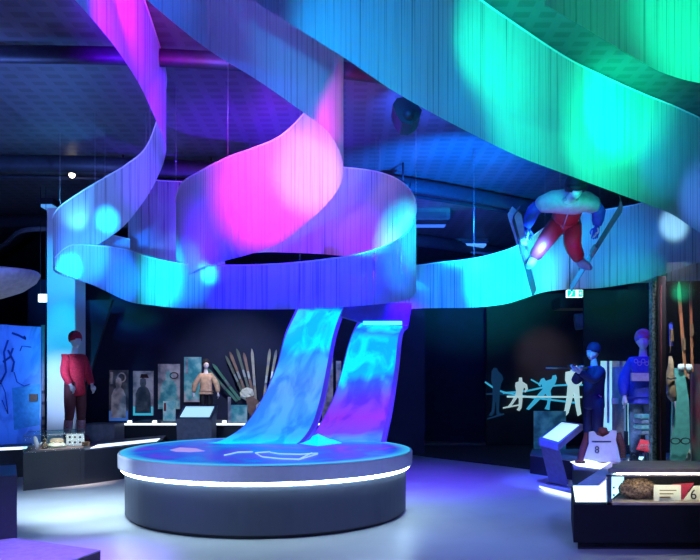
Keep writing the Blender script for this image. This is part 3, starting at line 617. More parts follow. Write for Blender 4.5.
tb('zip', [jp(570,208,9.12), jp(567,216,9.3), jp(563,228,9.52)], .008, 'pale', root)
for q in 'LR':
    b_ = bmesh.new(); hand(b_, J['wr'+q], J['hd'+q], Vector((1 if q=='R' else -1,0,0)), 1.15); link('glove', b_, 'blue', root, True)
def ski(label, tip, tail, wdt, m, group=None, nrm=None, th=.012, curl=.12, tipcol=None, cat='ski', name='ski'):
    tip, tail = Vector(tip), Vector(tail); d = (tip-tail); Ln = d.length; d.normalize()
    nrm = Vector(nrm or (0,-1,0)); nrm = (nrm-d*nrm.dot(d)).normalized(); sd = d.cross(nrm)
    root = thing(name, label, cat, tail, group)
    prof = [(0,.75,0),(.02,1,0),(.3,.88,0),(.5,.85,.0),(.75,.92,0),(.88,1.05,.0),(.93,.95,.25),(.97,.6,.7),(1,.12,1)]
    bm = bmesh.new(); rows = []
    for tt, ww, cc in prof:
        c = tail+d*Ln*tt+nrm*cc*curl; ww *= wdt/2
        rows.append([bm.verts.new(v) for v in (c-sd*ww, c+sd*ww, c+sd*ww+nrm*th, c-sd*ww+nrm*th)])
    for a, b in zip(rows, rows[1:]):
        for k in range(4): bm.faces.new((a[k], a[(k+1)%4], b[(k+1)%4], b[k]))
    bm.faces.new(rows[0]); bm.faces.new(rows[-1][::-1]); bmesh.ops.recalc_face_normals(bm, faces=bm.faces[:])
    link('ski_board', bm, m, root)
    c = tail+d*Ln*.46+nrm*th
    bmb = bmesh.new(); prism(bmb, [c-sd*wdt*.4-d*.08, c+sd*wdt*.4-d*.08, c+sd*wdt*.3+d*.08, c-sd*wdt*.3+d*.08], nrm*.03); link('binding', bmb, tipcol or 'steel', root)
    return root
M['skidark'] = mat('dark_blue_ski', (.03,.05,.12), .4); M['skipale'] = mat('pale_ski_tip', (.3,.36,.55), .4); M['skiolive'] = mat('olive_grey_ski', (.16,.2,.18), .5)
r1 = ski('left ski of the flying jumper, pale wide tip and dark tail', P(511,205,8.9), P(534,293,10.4), .14, 'skidark', nrm=(.55,-1,.1), group='skis on the flying jumper')
r2 = ski('right ski of the flying jumper, thin olive blade slanting up to the green curtain', P(629,196,8.9), P(571,289,10.5), .12, 'skiolive', nrm=(-1,-.35,.2), group='skis on the flying jumper')
a, b_ = P(534,293,10.4), P(511,205,8.9); d = b_-a
pr('tip_panel', [a+d*.58+Vector((-.07,-.03,0)), a+d*.58+Vector((.07,-.02,0)), a+d*.9+Vector((.09,-.03,0)), a+d*.98+Vector((0,-.03,0)), a+d*.9+Vector((-.09,-.03,0))], (0,-.008,0), 'skipale', r1)
tb('hanging_cable', [P(560,205,9.5), Vector((P(560,205,9.5).x,9.5,5.2))], .003, 'steel', root, 5)

# ---------------------------------------------------------------- left side
t = thing('mural_panel', 'tall blue mural panel with dark branch drawings, left of the pillar', 'mural', P(20,430,13))
mm, n, l, b = new_mat('blue_mural')
tc = n.new('ShaderNodeTexCoord'); mp = n.new('ShaderNodeMapping'); mp.inputs['Scale'].default_value = (1.3,1,.7); l.new(tc.outputs['Object'], mp.inputs[0])
ns = n.new('ShaderNodeTexNoise'); ns.inputs['Scale'].default_value = 2.2; ns.inputs['Detail'].default_value = 5; ns.inputs['Distortion'].default_value = 1.2; l.new(mp.outputs[0], ns.inputs[0])
r = n.new('ShaderNodeValToRGB'); r.color_ramp.elements[0].position = .4; r.color_ramp.elements[0].color = (.16,.34,.75,1); r.color_ramp.elements[1].position = .52; r.color_ramp.elements[1].color = (.25,.5,.95,1)
l.new(ns.outputs[0], r.inputs[0]); l.new(r.outputs[0], b.inputs['Base Color']); b.inputs['Roughness'].default_value = .6
pr('board', [P(-60,321,13), P(43,327,13), P(41,452,13), P(-60,452,13)], (0,.08,0), mm, t)
M['mural_ink'] = mat('mural_ink', (.03,.08,.4), .7)
for pl in ([(12,333),(18,335),(26,339),(24,336)],[(20,351),(22,346),(31,347)],[(3,362),(10,357),(13,348)],[(0,384),(6,372),(4,352),(8,340)],[(2,400),(8,414),(5,392),(0,380)],[(14,372),(17,382),(24,386),(30,384)],[(8,350),(14,362),(12,372)]):
    tb('drawn_line', [P(px,py,12.985) for px,py in pl], .02, 'mural_ink', t, 6, .3)
pr('drawn_ledge', [P(12,388,12.99),P(40,384,12.99),P(39,425,12.99),P(14,430,12.99)], (0,.01,0), mat('mural_teal', (.08,.4,.65), .7), t)
p = P(34,398,12.9)
bx('photo_card', P(29,394,12.95), P(38,401,12.99), 'brown', t)
t = thing('display_post', 'thin post with small dark knobs at the edge of the blue mural', 'post', P(43,432,12.7))
tb('rod', [P(43,325,12.7), Vector((P(43,325,12.7).x,12.7,0))], .035, mat('bronze_post', (.16,.13,.14), .5), t)
for py in (392,403,418,426,431): bx('knob', P(41.5,py-1.5,12.64), P(45,py+1.5,12.7), 'ink', t)
# pillar
structure(bx('wall_pillar', P(47,208,12.6), (X_(75,12.6),13.1,0), mat('white_pillar_paint', (.62,.66,.72), .7, var=.01, scale=3)))
# display base with vitrine
def zf(px,py,z): Y = (EYE-z)*F/(py-HY); return Vector((X_(px,Y),Y,z))
t = thing('display_case', 'dark display case with low glass lid full of small objects, front left', 'display case', zf(54,488,0))
a, b_ = zf(23,491,.0), zf(84.5,484.5,.0); off = Vector((-.37,.95,0))
pr('base', [a, b_, b_+off, a+off], (0,0,.545), 'plinth', t)
u = Vector((0,0,.545))
pr('lit_tray', [a+u+Vector((.03,.03,0)), b_+u+Vector((-.03,.03,0)), b_+off+u, a+off+u], (0,0,.02), mat('case_tray', (.3,.18,.18), .7), t)
gb = [a+u, b_+u, b_+off+u, a+off+u]; h = Vector((0,0,.24))
for i in range(4):
    q0, q1 = gb[i], gb[(i+1)%4]; nn = (q1-q0).cross(Vector((0,0,1))).normalized()*.006
    pr('glass_pane', [q0,q1,q1+h,q0+h], nn, 'glass', t)
    tb('glass_edge', [q0+h,q1+h], .004, 'grey', t, 6)
pr('glass_lid', [q+h for q in gb], (0,0,.008), 'glass', t)
tb('lamp_bar', [a+u+h*.95+Vector((.1,.3,0)), b_+u+h*.95+Vector((-.1,.3,0))], .005, 'grey', t, 6)
def cast(px, py, z): return zf(px,py,z)
trayz = .567
for nm, lb, px, w_, d_, h_, m in [('woollen_mitten','pale pink knitted mitten leaning in the front left case',27,.16,.12,.15,'white'),('carved_figure','small dark carved figure in the left case',34,.1,.1,.12,'fur'),('leather_pouch','yellowish leather pouch lying in the left case',46,.26,.16,.07,'paper'),('folded_scarf','cream folded scarf behind the pouch in the left case',39,.2,.12,.13,'cream'),('wax_tin','low round brown wax tin at the right end of the left case',76,.1,.1,.06,'brown')]:
    c = a.lerp(b_, (px-23)/61)+Vector((0,.35 if nm!='folded_scarf' else .6,trayz))
    bm = bmesh.new()
    if nm == 'wax_tin': lathe(bm, [(.06,0),(.06,.05),(.065,.05),(.065,.065),(.01,.07)], c, 20)
    elif nm == 'woollen_mitten':
        tube(bm, [c, c+Vector((-.02,0,.07)), c+Vector((-.05,.02,.15)), c+Vector((-.06,.02,.19))], [.04,.05,.045,.02], 10, sq=.6); tube(bm, [c+Vector((.02,0,.05)), c+Vector((.06,0,.1))], [.02,.012], 8)
    elif nm == 'carved_figure':
        tube(bm, [c, c+Vector((0,0,.05)), c+Vector((0,0,.09)), c+Vector((0,0,.1))], [.05,.035,.02,.015], 10); sphere(bm, c+Vector((0,0,.125)), .028, seg=10)
    else:
        box(bm, c+Vector((-w_/2,-d_/2,0)), c+Vector((w_/2,d_/2,h_)), .025)
        tube(bm, [c+Vector((-w_*.4,-d_/2,h_*.6)), c+Vector((0,-d_/2-.01,h_*.4)), c+Vector((w_*.4,-d_/2,h_*.6))], .012, 6)
    tag(link(nm, bm, m, None, True), lb, nm.split('_')[1])
c = a.lerp(b_, (62-23)/61)+Vector((0,.45,trayz))
t2 = thing('perforated_board', 'pale upright board with six dark holes in the front left case', 'board', c)
bx('plate', c+Vector((-.14,0,0)), c+Vector((.14,.03,.2)), 'white', t2, .02)
for i in range(3):
    for j in range(2): tb('hole', [c+Vector((-.08+.08*i,-.003,.06+.08*j)), c+Vector((-.08+.08*i,.0,.06+.08*j))], .017, 'ink', t2, 10)
# platform strip right of case
t = thing('lit_platform', 'long dark platform with glowing white top edge behind the display case', 'platform', zf(105,482,0))
a2, b2_ = zf(80,485,0), zf(160,474,0); o2 = Vector((-.3,1.5,0))
pr('base', [a2,b2_,b2_+o2,a2+o2], (0,0,.52), 'plinth', t)
u = Vector((0,0,.52)); pr('top_slab', [a2+u,b2_+u,b2_+o2+u,a2+o2+u], (0,0,.02), 'grey', t)
e = (b2_-a2).normalized(); pr('led_panel', [a2+u+Vector((.1,.15,.021)), b2_+u+Vector((-.1,.15,.021)), b2_+u+Vector((-.2,.75,.021)), a2+u+Vector((0,.75,.021))], (0,0,.006), 'led_soft', t)
t = thing('lit_platform', 'low dark plinth with white glow at the far left edge', 'platform', zf(8,478,0))
a3, b3 = zf(-60,482,0), zf(23,477,0)
pr('base', [a3,b3,b3+Vector((-.4,1.2,0)),a3+Vector((-.4,1.2,0))], (0,0,.45), 'plinth', t)
pr('led_panel', [a3+Vector((0,.05,.45)),b3+Vector((-.05,.05,.45)),b3+Vector((-.05,.55,.45)),a3+Vector((0,.55,.45))], (0,0,.008), 'led_soft', t)
t = thing('plinth_block', 'grey rectangular block behind the glowing platform, left of the bench', 'plinth', P(97,438,13))
bx('body', (X_(81,12.8),12.8,0), (X_(114,12.8),13.4,Z_(424,12.9)), 'grey', t, .01)
bx('painted_shadow_gap', (X_(82,12.8),12.79,.0), (X_(113,12.8),12.8,.06), 'black', t)  # black strip painted for a shadow gap, no recess modelled
# mannequin stand under feet
tag(bx('stand_block', (X_(60,11.9),11.6,.54), (X_(86,11.9),12.25,zr-.005), 'plinth', None, .01), 'low dark block under the red mannequin', 'plinth')
# foreground boxes
t = thing('bench_block', 'tall dark block cut off by the left edge of the view', 'plinth', zf(5,555,0))
a, b_ = zf(-80,566,0), zf(17,554,0)
pr('body', [a,b_,b_+Vector((-.39,.8,0)),a+Vector((-.39,.8,0))], (0,0,.71), 'plinth', t)
pr('top_panel', [a+Vector((0,0,.71)),b_+Vector((0,0,.71)),b_+Vector((-.39,.8,.71)),a+Vector((-.39,.8,.71))], (0,0,.015), 'plinth', t)
t = thing('low_bench', 'low dark bench with violet-lit grey top at the bottom left', 'bench', zf(60,560,0))
q = [zf(-20,533,.15), zf(100.5,550,.15), zf(40,571.5,.15), zf(-120,556,.15)]
pr('body', [v-Vector((0,0,.148)) for v in q], (0,0,.136), 'black', t)
pr('top_panel', [v-Vector((0,0,.012)) for v in q], (0,0,.012), 'plinth_top', t)

# ---------------------------------------------------------------- back display wall
t = thing('lit_bench', 'long dark bench with white light strip under the back photo panels', 'bench', (X_(150,13.6),13.6,0))
xa, xb = X_(121,13.5), X_(352,13.5)
bx('base', (xa,13.55,0), (xb,14.95,.72), 'plinth', t)
bx('top_slab', (xa,13.5,.72), (xb,14.95,.75), 'grey', t)
bx('led_strip', (xa+.02,13.49,.73), (xb-.02,13.5,.765), emit_mat('bench_led', (.75,.9,1), 2.0), t)
for k, px in enumerate((127,152,222,276)):
    p = Vector((X_(px,13.65),13.65,.75)); o = bx('bench_lamp', p, p+Vector((.08,.08,.06)), 'led_soft', None, .01)
    tag(o, ['leftmost tiny white lamp on the back bench','tiny white lamp on the bench under the second photo panel','tiny white lamp on the bench right of the grey lectern','tiny white lamp on the bench beside the left curved screen'][k], 'lamp', 'tiny lamps on the back bench')
def photo_mat(name, c1, c2, c3):
    m, n, l, b = new_mat(name); tc = n.new('ShaderNodeTexCoord'); ns = n.new('ShaderNodeTexNoise'); ns.inputs['Scale'].default_value = 5; ns.inputs['Detail'].default_value = 4
    l.new(tc.outputs['Object'], ns.inputs[0]); r = n.new('ShaderNodeValToRGB'); e = r.color_ramp.elements
    e[0].position=.38; e[0].color=(*c1,1); e[1].position=.62; e[1].color=(*c3,1); x = e.new(.5); x.color=(*c2,1)
    l.new(ns.outputs[0], r.inputs[0]); l.new(r.outputs[0], b.inputs['Base Color']); b.inputs['Roughness'].default_value=.4
    l.new(r.outputs[0], b.inputs['Emission Color']); b.inputs['Emission Strength'].default_value=.2; return m
M['ph_grey'] = photo_mat('backlit_photo_grey', (.12,.13,.2),(.3,.28,.36),(.45,.42,.5)); M['ph_teal'] = photo_mat('backlit_photo_teal', (.03,.22,.3),(.1,.35,.42),(.3,.5,.55))
M['ph_dark'] = photo_mat('dark_photo_print', (.02,.025,.05),(.04,.05,.08),(.1,.1,.14)); M['ph_cyan'] = emit_mat('photo_cyan', (.05,.5,.65), .6); M['ph_blue'] = emit_mat('photo_blue', (.05,.15,.5), .5)  # ph_dark holds the dark tones of the printed pictures
def torso(bmn, cx, cy, w_, h_, Y):
    k = F
    pts = [(-.5,-.5),(-.46,.05),(-.3,.2),(-.14,.25),(-.2,.33),(-.17,.45),(0,.5),(.17,.45),(.2,.33),(.14,.25),(.3,.2),(.46,.05),(.5,-.5)]
    prism(bmn, [P(cx+x*w_, cy-z*h_, Y) for x,z in pts], (0,.008,0))
PAN = [('dark photo panel with a pale emblem and blue foot, leftmost on the back wall',109,128,370,421,'ph_dark','ph_grey','ph_blue'),
       ('photo panel of a capped person in a dark sweater on the back wall',133,153,371,415.5,'ph_grey','ph_dark','ph_cyan'),
       ('tallest pale photo panel, a person in a teal jacket, above the small lit card',158,179.5,364,409,'ph_grey','ph_teal','ph_teal'),
       ('teal photo panel of a hooded person behind the cream mannequin',184,201,357,402,'ph_teal','ph_teal','ph_grey')]
for lb, x0, x1, y0, y1, m1_, m2_, m3_ in PAN:
    Y = 14.95; t = thing('photo_panel', lb, 'photo panel', P((x0+x1)/2,y1,Y), 'photo panels on the back wall')
    bx('board', P(x0,y0,Y), P(x1,y1,Y)+Vector((0,.05,0)), m1_, t)
    bx('lower_band', P(x0,y1-(y1-y0)*.2,Y-.006), P(x1,y1,Y), m3_, t)
    bm = bmesh.new(); torso(bm, (x0+x1)/2, (y0+y1)/2+2, (x1-x0)*.8, (y1-y0)*.8, Y-.016); link('pictured_person', bm, m2_, t)
    if x0 == 133: pr('pictured_cap', [P(140,378,Y-.02),P(141,374,Y-.02),P(147,374,Y-.02),P(149,378,Y-.02)], (0,.006,0), 'maroon', t)
    if x0 == 109:
        tb('emblem', [P(121.5+4*math.cos(k*math.pi/6),377.5-4.5*math.sin(k*math.pi/6),Y-.01) for k in range(12)], .015, 'ph_grey', t, 6, closed=True)
        bx('side_strip', P(110.5,372,Y-.012), P(113,384,Y-.008), 'ph_grey', t)
    if x0 == 158:
        tb('printed_loop', [P(174+4*math.cos(k*math.pi/6),375.5-3*math.sin(k*math.pi/6),Y-.02) for k in range(12)], .012, 'maroon', t, 6, closed=True)
    if x0 == 184: bx('side_strip', P(185.5,359,Y-.012), P(188,374,Y-.008), 'ph_grey', t)
t = thing('lit_card', 'small glowing cyan card stand on the bench under the tallest panel', 'sign', (X_(169,13.8),13.8,.75))
bx('card', (X_(163,13.8),13.8,Z_(421,13.8)), (X_(175,13.8),13.85,Z_(401,13.8)), photo_mat('lit_card_face', (.1,.5,.6),(.35,.7,.75),(.6,.8,.85)), t)
bx('foot', (X_(162,13.8),13.75,.75), (X_(176,13.8),13.95,.78), 'steel', t)
bx('red_margin', (X_(164,13.8),13.79,Z_(411,13.8)), (X_(166,13.8),13.8,Z_(403,13.8)), 'scarlet', t)
# ski fan
SK = [((207,368),(234,398),'greenwood'),((213,364),(237,396),'greenwood'),((226,356),(243,393),'darkwood'),((230,352),(245,391),'redwood'),((237,349),(249,390),'darkwood'),((244,353),(252,390),'redwood'),((252,349),(256,404),'palewood'),((270,349),(264,400),'yellowwood'),((276.5,350),(269,392),'yellowwood')]
M['greenwood'] = mat('green_tinted_ski_wood', (.1,.28,.2), .5); M['darkwood'] = mat('weathered_ski_wood', (.14,.16,.14), .6); M['redwood'] = mat('reddish_ski_wood', (.3,.16,.13), .6)
M['palewood'] = mat('pale_ski_wood', (.5,.42,.36), .6); M['yellowwood'] = mat('yellow_grey_ski_wood', (.5,.4,.2), .6, col2=(.16,.15,.3), scale=4)
LB = ['lowest green ski at the left of the fan','second green ski from the left of the fan','thin dark ski between the green pair and the red one','reddish ski standing left in the fan','dark weathered ski right of the reddish one','short reddish ski in the middle of the fan','long pale upright ski in the middle of the fan','upright yellow-tipped ski, left of the last pair','yellow-tipped ski touching the left curved screen']
for (tp, tl, m), lb in zip(SK, LB):
    d = Vector(tl)-Vector(tp); tl2 = (tl[0]+d.x*.12, tl[1]+d.y*.12)
    ski(lb, P(*tp,14.93), P(*tl2,14.75), .06, m, group='old skis fanned out in the back display', nrm=(0,-1,0), curl=.03)
t = thing('wooden_drum', 'round brown and cream sheepskin-like mount where the fan of skis meets', 'ski mount', P(250,405,14))
bm = bmesh.new(); vs = sphere(bm, P(247,394,14.1), .13, 1.2,.5,.9,14)
for v in vs: v.co += Vector((random.uniform(-1,1),random.uniform(-1,1),random.uniform(-1,1)))*.018
link('fleece', bm, 'paper', t)
bm = bmesh.new(); prism(bm, [P(246,398,13.95),P(252,396,13.95),P(258,401,13.95),P(259,410,13.95),P(254,419,13.95),P(248,412,13.95)], (0,.1,0)); link('board', bm, 'redwood', t)
bx('post', (X_(249,14.1),14.1,.75), (X_(252,14.1),14.16,P(0,398,14.1).z), 'grey', t)
t = thing('info_panel', 'small teal information panel on the bench below the ski fan', 'sign', (X_(239,13.9),13.9,.75))
bx('board', (X_(230,13.9),13.9,.75), (X_(247,13.9),13.94,Z_(405,13.9)), 'ph_teal', t)
bx('side_strip', (X_(228,13.9),13.89,.75), (X_(231,13.9),13.9,Z_(397,13.9)), 'ph_grey', t)
t = thing('info_panel', 'tall pale panel glimpsed between the two curved screens', 'sign', P(330,420,14.3))
bx('board', (X_(322,14.3),14.3,.75), (X_(333,14.3),14.35,Z_(358,14.3)), 'ph_grey', t); bx('side_strip', (X_(336,14.3),14.3,.75), (X_(341,14.3),14.34,Z_(361,14.3)), 'ph_grey', t)
t = thing('paper_stack', 'white folded cloth lying beside the ski fan mount', 'cloth', (X_(262,13.8),13.8,.75))
bm = bmesh.new(); prism(bm, [P(256,405,13.85),P(263,399,13.85),P(266,402,13.85),P(262,418,13.85),P(256,425,13.85)], (0,.1,0)); link('fabric', bm, 'white', t)
bx('hem', P(256,423,13.84), P(262,425.5,13.85), 'grey', t)
# grey lectern in front of the bench
def lectern(label, base, top, ztop_f, ztop_b, w_, yaw, lean, m, dep=.32):
    """base centre xyz; body as parallelogram leaning"""
    R = Matrix.Rotation(yaw,3,'Z'); B = Vector(base)
    def W(a,b,c): return B+R@Vector((a,b,c))
    t = thing('lectern', label, 'lectern', base)
    hw = w_/2; bm = bmesh.new()
    prof = [(-dep*.5,0),(dep*.5,0),(dep*.5+lean*.6,ztop_b-.25),(dep*.7+lean,ztop_b),(-dep*.9+lean*.3,ztop_f),(-dep*.75,ztop_f-.12)]
    prism(bm, [W(-hw,a,c) for a,c in prof], R@Vector((w_,0,0))); link('body', bm, m, t)
    a, b = Vector((0,-dep*.9+lean*.3,ztop_f)), Vector((0,dep*.7+lean,ztop_b)); n_ = Vector((0,-(b-a).z,(b-a).y)).normalized()
    pts = []
    for sx, tt in ((-1,.12),(1,.12),(1,.88),(-1,.88)): v = a.lerp(b,tt)+n_*.004; pts.append(W(sx*hw*.84,v.y,v.z))
    pr('reading_panel', pts, R@(n_*.006), 'screen', t)
    bx('foot_plate', W(-hw*.9,-dep*.45,0), W(hw*.9,dep*.45,.012), 'steel', t) if abs(yaw) < .1 else None
    return t
lectern('grey lectern with a glowing white panel in front of the back bench', (X_(197,12.6),12.6,0), 0, Z_(419,12.3), Z_(405.5,12.9), .62, .0, .1, mat('slate_lectern_paint', (.14,.15,.22), .5))

# wall pictures right of the screens
t = thing('glass_showcase', 'slim glass showcase edge with pale shelves right of the right screen', 'display case', (X_(392,16.4),16.4,0))
Y = 16.4
bx('glass_pane', (X_(384,Y),Y,0), (X_(396,Y),Y+.02,Z_(372,Y)), 'glass', t); tb('corner_post', [(X_(396,Y),Y,0),(X_(396,Y),Y,Z_(372,Y))], .02, 'steel', t)
for py in (386,398,410,422,432): bx('shelf', (X_(386,Y),Y+.05,Z_(py+1,Y)), (X_(395,Y),Y+.3,Z_(py,Y)), 'ph_grey', t)
for k, (y0,y1,m) in enumerate([(384,394,'scarlet'),(396,402,'ph_grey'),(404,411,'ph_dark'),(424,435,'ph_blue')]):
    o = bx('wall_picture', P(397,y0,17.9), P(404,y1,17.95), m); tag(o, ['small red and white picture, topmost right of the curved screens','small grey picture second from the top beside the showcase','small dark picture third from the top beside the showcase','small blue picture, lowest in the column beside the showcase'][k], 'picture', 'small pictures beside the glass showcase')
    
# alcove skier cutouts
OUT = {
 'faint dark blue skier cutout, first from the left in the alcove': ('cut_navy',[(492,371),(494,368),(497,368),(498,371),(502,375),(503.5,379),(501,384),(500,391),(499.5,400),(499,412),(502,414),(497,415.5),(496.5,402),(495.5,402),(494.5,412),(492,416),(489,415.5),(492,411),(493,400),(493,388),(491.5,380)]),
 'small white skier cutout with one arm bent, second in the alcove': ('cut_white',[(516,382.5),(519,381.5),(519.5,377.5),(522,377.5),(522.5,381.5),(527,384.5),(528,389),(525.5,392.5),(524.5,391.5),(526,389),(524,387),(522.5,393),(522.5,400),(521.5,408),(519.5,411),(517,410),(519,407),(519.2,399),(518,397),(513,404),(510.5,407),(508,406.5),(511,403),(515.5,395),(516.5,391),(515.5,386)]),
 'cyan skier cutout in a long stride, third in the alcove': ('cut_cyan',[(541.5,379),(544,378),(546,381),(552,379),(553,375.5),(556,375),(557,378),(555.5,383),(552,388),(550.5,391),(551.5,397),(550,404),(549.5,410),(545,409),(547.5,404),(548.2,397.5),(546,393.5),(541,398.5),(535,404.5),(529,410),(526.5,409),(533,401),(539,393.5),(543.5,388.5),(541.5,383.5),(540.5,386.5),(538.5,385)]),
 'large white figure cutout with raised rifle, last in the alcove': ('cut_bright',[(566,372),(571,371),(571.5,366),(574,364.5),(577,365.5),(578,370),(582,373),(583,377),(581.5,384),(579,386),(579.5,394),(580,405),(581.5,414),(578,416),(576,406),(574,392.5),(571,404),(568.5,413),(566,416),(562.5,414.5),(565,410),(567,398),(568,386),(565.5,380)]),
}
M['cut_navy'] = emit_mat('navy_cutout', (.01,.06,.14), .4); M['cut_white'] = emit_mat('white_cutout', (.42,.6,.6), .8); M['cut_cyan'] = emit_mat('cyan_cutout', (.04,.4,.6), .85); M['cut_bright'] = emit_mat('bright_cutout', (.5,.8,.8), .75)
for lb, (m, pts) in OUT.items():
    Y = 16.95; t = thing('skier_cutout', lb, 'cutout figure', P(pts[0][0],414,Y), 'skier cutouts in the alcove')
    pr('silhouette', [P(px,py,Y) for px,py in pts], (0,.04,0), m, t)
    if 'stride' in lb: tb('ski_pole', [P(531,379.5,Y),P(540,384.5,Y)], .018, m, t, 6)
    if 'arm bent' in lb: tb('ski', [P(503,408,Y),P(519,405,Y)], .018, m, t, 6)
    if 'rifle' in lb: tb('rifle', [P(577,371.5,Y-.03),P(592,372,Y-.03)], .03, m, t, 6)
    if 'faint' in lb: tb('ski', [P(487,419,Y),P(504,414,Y)], .018, m, t, 6)
for k, (pl, m) in enumerate([([(507,396.6),(540,396.8),(582,397)],'cut_bright'),([(503,393),(526,391),(548,386.5),(566,385),(588,385)],'cut_cyan'),([(485,382),(500,391),(523,396),(548,399.5),(576,402.8)],'cut_cyan'),([(486,394),(500,394),(515,395.5)],'cut_navy')]):
    tag(tb('light_band', [Vector(v) for v in catmull([tuple(P(px,py,16.96+.01*k)) for px,py in pl], 5)], .022, m, None, 6), ['straight white band running level behind the skier cutouts','thin cyan band rising towards the rifle cutout','thin cyan band dropping from upper left behind the skier cutouts','short faint blue band beside the leftmost skier cutout'][k], 'decorative band', 'bands behind the skier cutouts')
t = thing('translucent_panel', 'teal translucent panel with dark drawings behind the right lectern', 'panel', (X_(547,13.2),13.2,0))
bx('sheet', (X_(534,13.2),13.2,.3), (X_(566,13.2),13.23,Z_(411,13.2)), photo_mat('teal_sheet', (.02,.12,.2),(.04,.25,.36),(.08,.35,.45)), t)
bx('foot', (X_(534,13.2),13.1,0), (X_(566,13.2),13.35,.3), 'black', t)

# ---------------------------------------------------------------- right lectern and platforms
MLe = 'lectern'
root = thing('lectern', 'leaning blue-grey lectern with a glowing tilted panel, right of the round table', 'lectern', zf(560,487,0))
Yl = 10.4
fr = [(539,439,10.3),(558,444.5,10.0),(569.5,488,10.4),(549,482,10.7)]
Pt = [P(*q) for q in fr]
side = [P(558,444.5,10.0), P(583,424,10.9), P(582,427,10.95), P(566,449,10.45), P(571.5,486,10.6), P(569.5,488,10.4)]
bm = bmesh.new()
# slab column leaning, front face + side depth
off = Vector((.12,.34,.0))
for quad in ([Pt[0],Pt[1],Pt[2],Pt[3]],):
    prism(bm, quad, Vector((.06,.22,.0)))
link('column', bm, MLe, root)
tp = [P(539,439,10.3), P(558,444.5,10.0), P(583,424,10.75), P(562,421,11.05)]
pr('desk', tp, (0,0,-.09), MLe, root)
nrm = (tp[1]-tp[0]).cross(tp[3]-tp[0]).normalized(); nrm = nrm if nrm.z > 0 else -nrm
c = sum(tp, Vector())/4
pr('reading_panel', [c+(v-c)*.82+nrm*.004 for v in tp], nrm*.006, 'screen', root)
pr('foot_plate', [zf(546,484,0), zf(570,489,0), zf(576,486,0), zf(552,481,0)], (0,0,.012), 'steel', root)

t = thing('lit_platform', 'bright glowing white platform top around the navy mannequin at right', 'platform', zf(600,480,0))
pp = [(X_(530,12.0),12.0),(X_(572,11.2),11.2),(X_(575,9.3),9.3),(X_(610,8.9),8.9),(X_(1000,8.9),8.9),(9,13.4),(X_(532,13),13.0)]
pr('base', [(x,y,0) for x,y in pp], (0,0,.3), 'plinth', t)
pr('top_panel', [(x,y,.3) for x,y in pp], (0,0,.012), 'grey', t)
def onz(px,py,z): Y=(EYE-z)*F/(py-HY); return Vector((X_(px,Y),Y,z))
for q in ([(570,462),(577,466),(606,470),(624,462),(600,456)], [(598,487.5),(624,487),(644,457),(633,457)], ):
    pr('led_panel', [onz(px,py,.318) for px,py in q], (0,0,.006), 'led_soft', t)
pr('dark_inlay', [onz(*q,.318) for q in [(573,470),(596,472),(579,483),(574,485)]], (0,0,.004), 'black', t)
t = thing('ramp_step', 'pale pinkish plank sloping up across the glowing platform', 'plank', onz(590,485,.33))
pr('board', [onz(574,488,.33), onz(597,488,.33), onz(631,458,.33), onz(619,458,.33)], (0,0,.02), mat('pale_plank', (.7,.6,.75), .6), t)
bx('end_block', onz(571,488,.318), onz(573,487,.318)+Vector((.1,.08,.02)), 'steel', t)
tag(pr('floor_light', [onz(539,487,.02), onz(571,495,.02), onz(577,499,.02), onz(545,490.5,.02)], (0,0,.02), 'led_soft'), 'thin white light strip on the floor before the leaning lectern', 'floor light')

# front right case
t = thing('display_case', 'black display case with lit glass tray holding fur, papers and a bib, bottom right', 'display case', (X_(620,6.5),6.5,0))
x0 = X_(573.5,6.5)
pr('plinth', [(x0+.08,6.62,0),(3.6,6.62,0),(3.6,7.4,0),(x0+.42,7.4,0)], (0,0,.09), 'black', t)
pr('base', [(x0,6.5,.09),(3.7,6.5,.09),(3.7,7.6,.09),(X_(571,7.6),7.6,.09)], (0,0,.35), mat('gloss_black_laminate', (.004,.005,.01), .9), t)
pr('led_panel', [onz(px,py,.441) for px,py in [(575.5,502),(608,502),(626,486.5),(573,486.5)]], (0,0,.008), emit_mat('case_top_glow', (.65,.9,1), 2.2), t)
gx0 = X_(608,6.5); gt = Z_(469,6.5)
sk = .41
bx('tray_back', (gx0+sk,7.15,.44), (3.7,7.17,gt-.03), 'plinth', t)
pr('tray_floor', [(gx0,6.52,.44),(3.7,6.52,.44),(3.7,7.15,.44),(gx0+sk,7.15,.44)], (0,0,.015), mat('tan_tray', (.4,.3,.2), .7), t)
bx('bottom_rail', (gx0-.01,6.49,.44), (3.7,6.51,.462), mat('tan_rail', (.5,.38,.28), .5), t)
bx('glass_front', (gx0,6.5,.462), (3.7,6.506,gt-.06), 'glass', t)
pr('glass_side', [(gx0,6.5,.462),(gx0+sk,7.15,.462),(gx0+sk,7.15,gt-.06),(gx0,6.5,gt-.06)], (.006,0,0), 'glass', t)
MF = mat('olive_metal_frame', (.4,.37,.31), .5, .2)
bx('top_rail', (gx0-.01,6.49,gt-.07), (3.7,6.52,gt-.055), MF, t)
pr('lid', [(gx0+.01,6.52,gt-.04),(3.7,6.52,gt-.04),(3.7,7.17,gt-.04),(gx0+sk,7.17,gt-.04)], (0,0,.04), MF, t)
bx('lamp_bar', (gx0+.1,6.53,gt-.052), (3.7,6.55,gt-.042), emit_mat('warm_case_lamp', (1,.85,.65), 26), t)
bx('corner_post', (gx0-.01,6.49,.44), (gx0+.03,6.52,gt-.055), 'steel', t)
for z in (.53,.6): 
    bm = bmesh.new(); sphere(bm, (gx0+.06,6.515,z), .012, seg=8); link('stud', bm, 'white', t, True)
bm = bmesh.new(); vs = sphere(bm, (X_(637,6.75),6.75,.55), .13, 1.35,.7,.72,28)
for v in vs: v.co += Vector((random.uniform(-1,1),random.uniform(-1,1),random.uniform(-1,1)))*.014
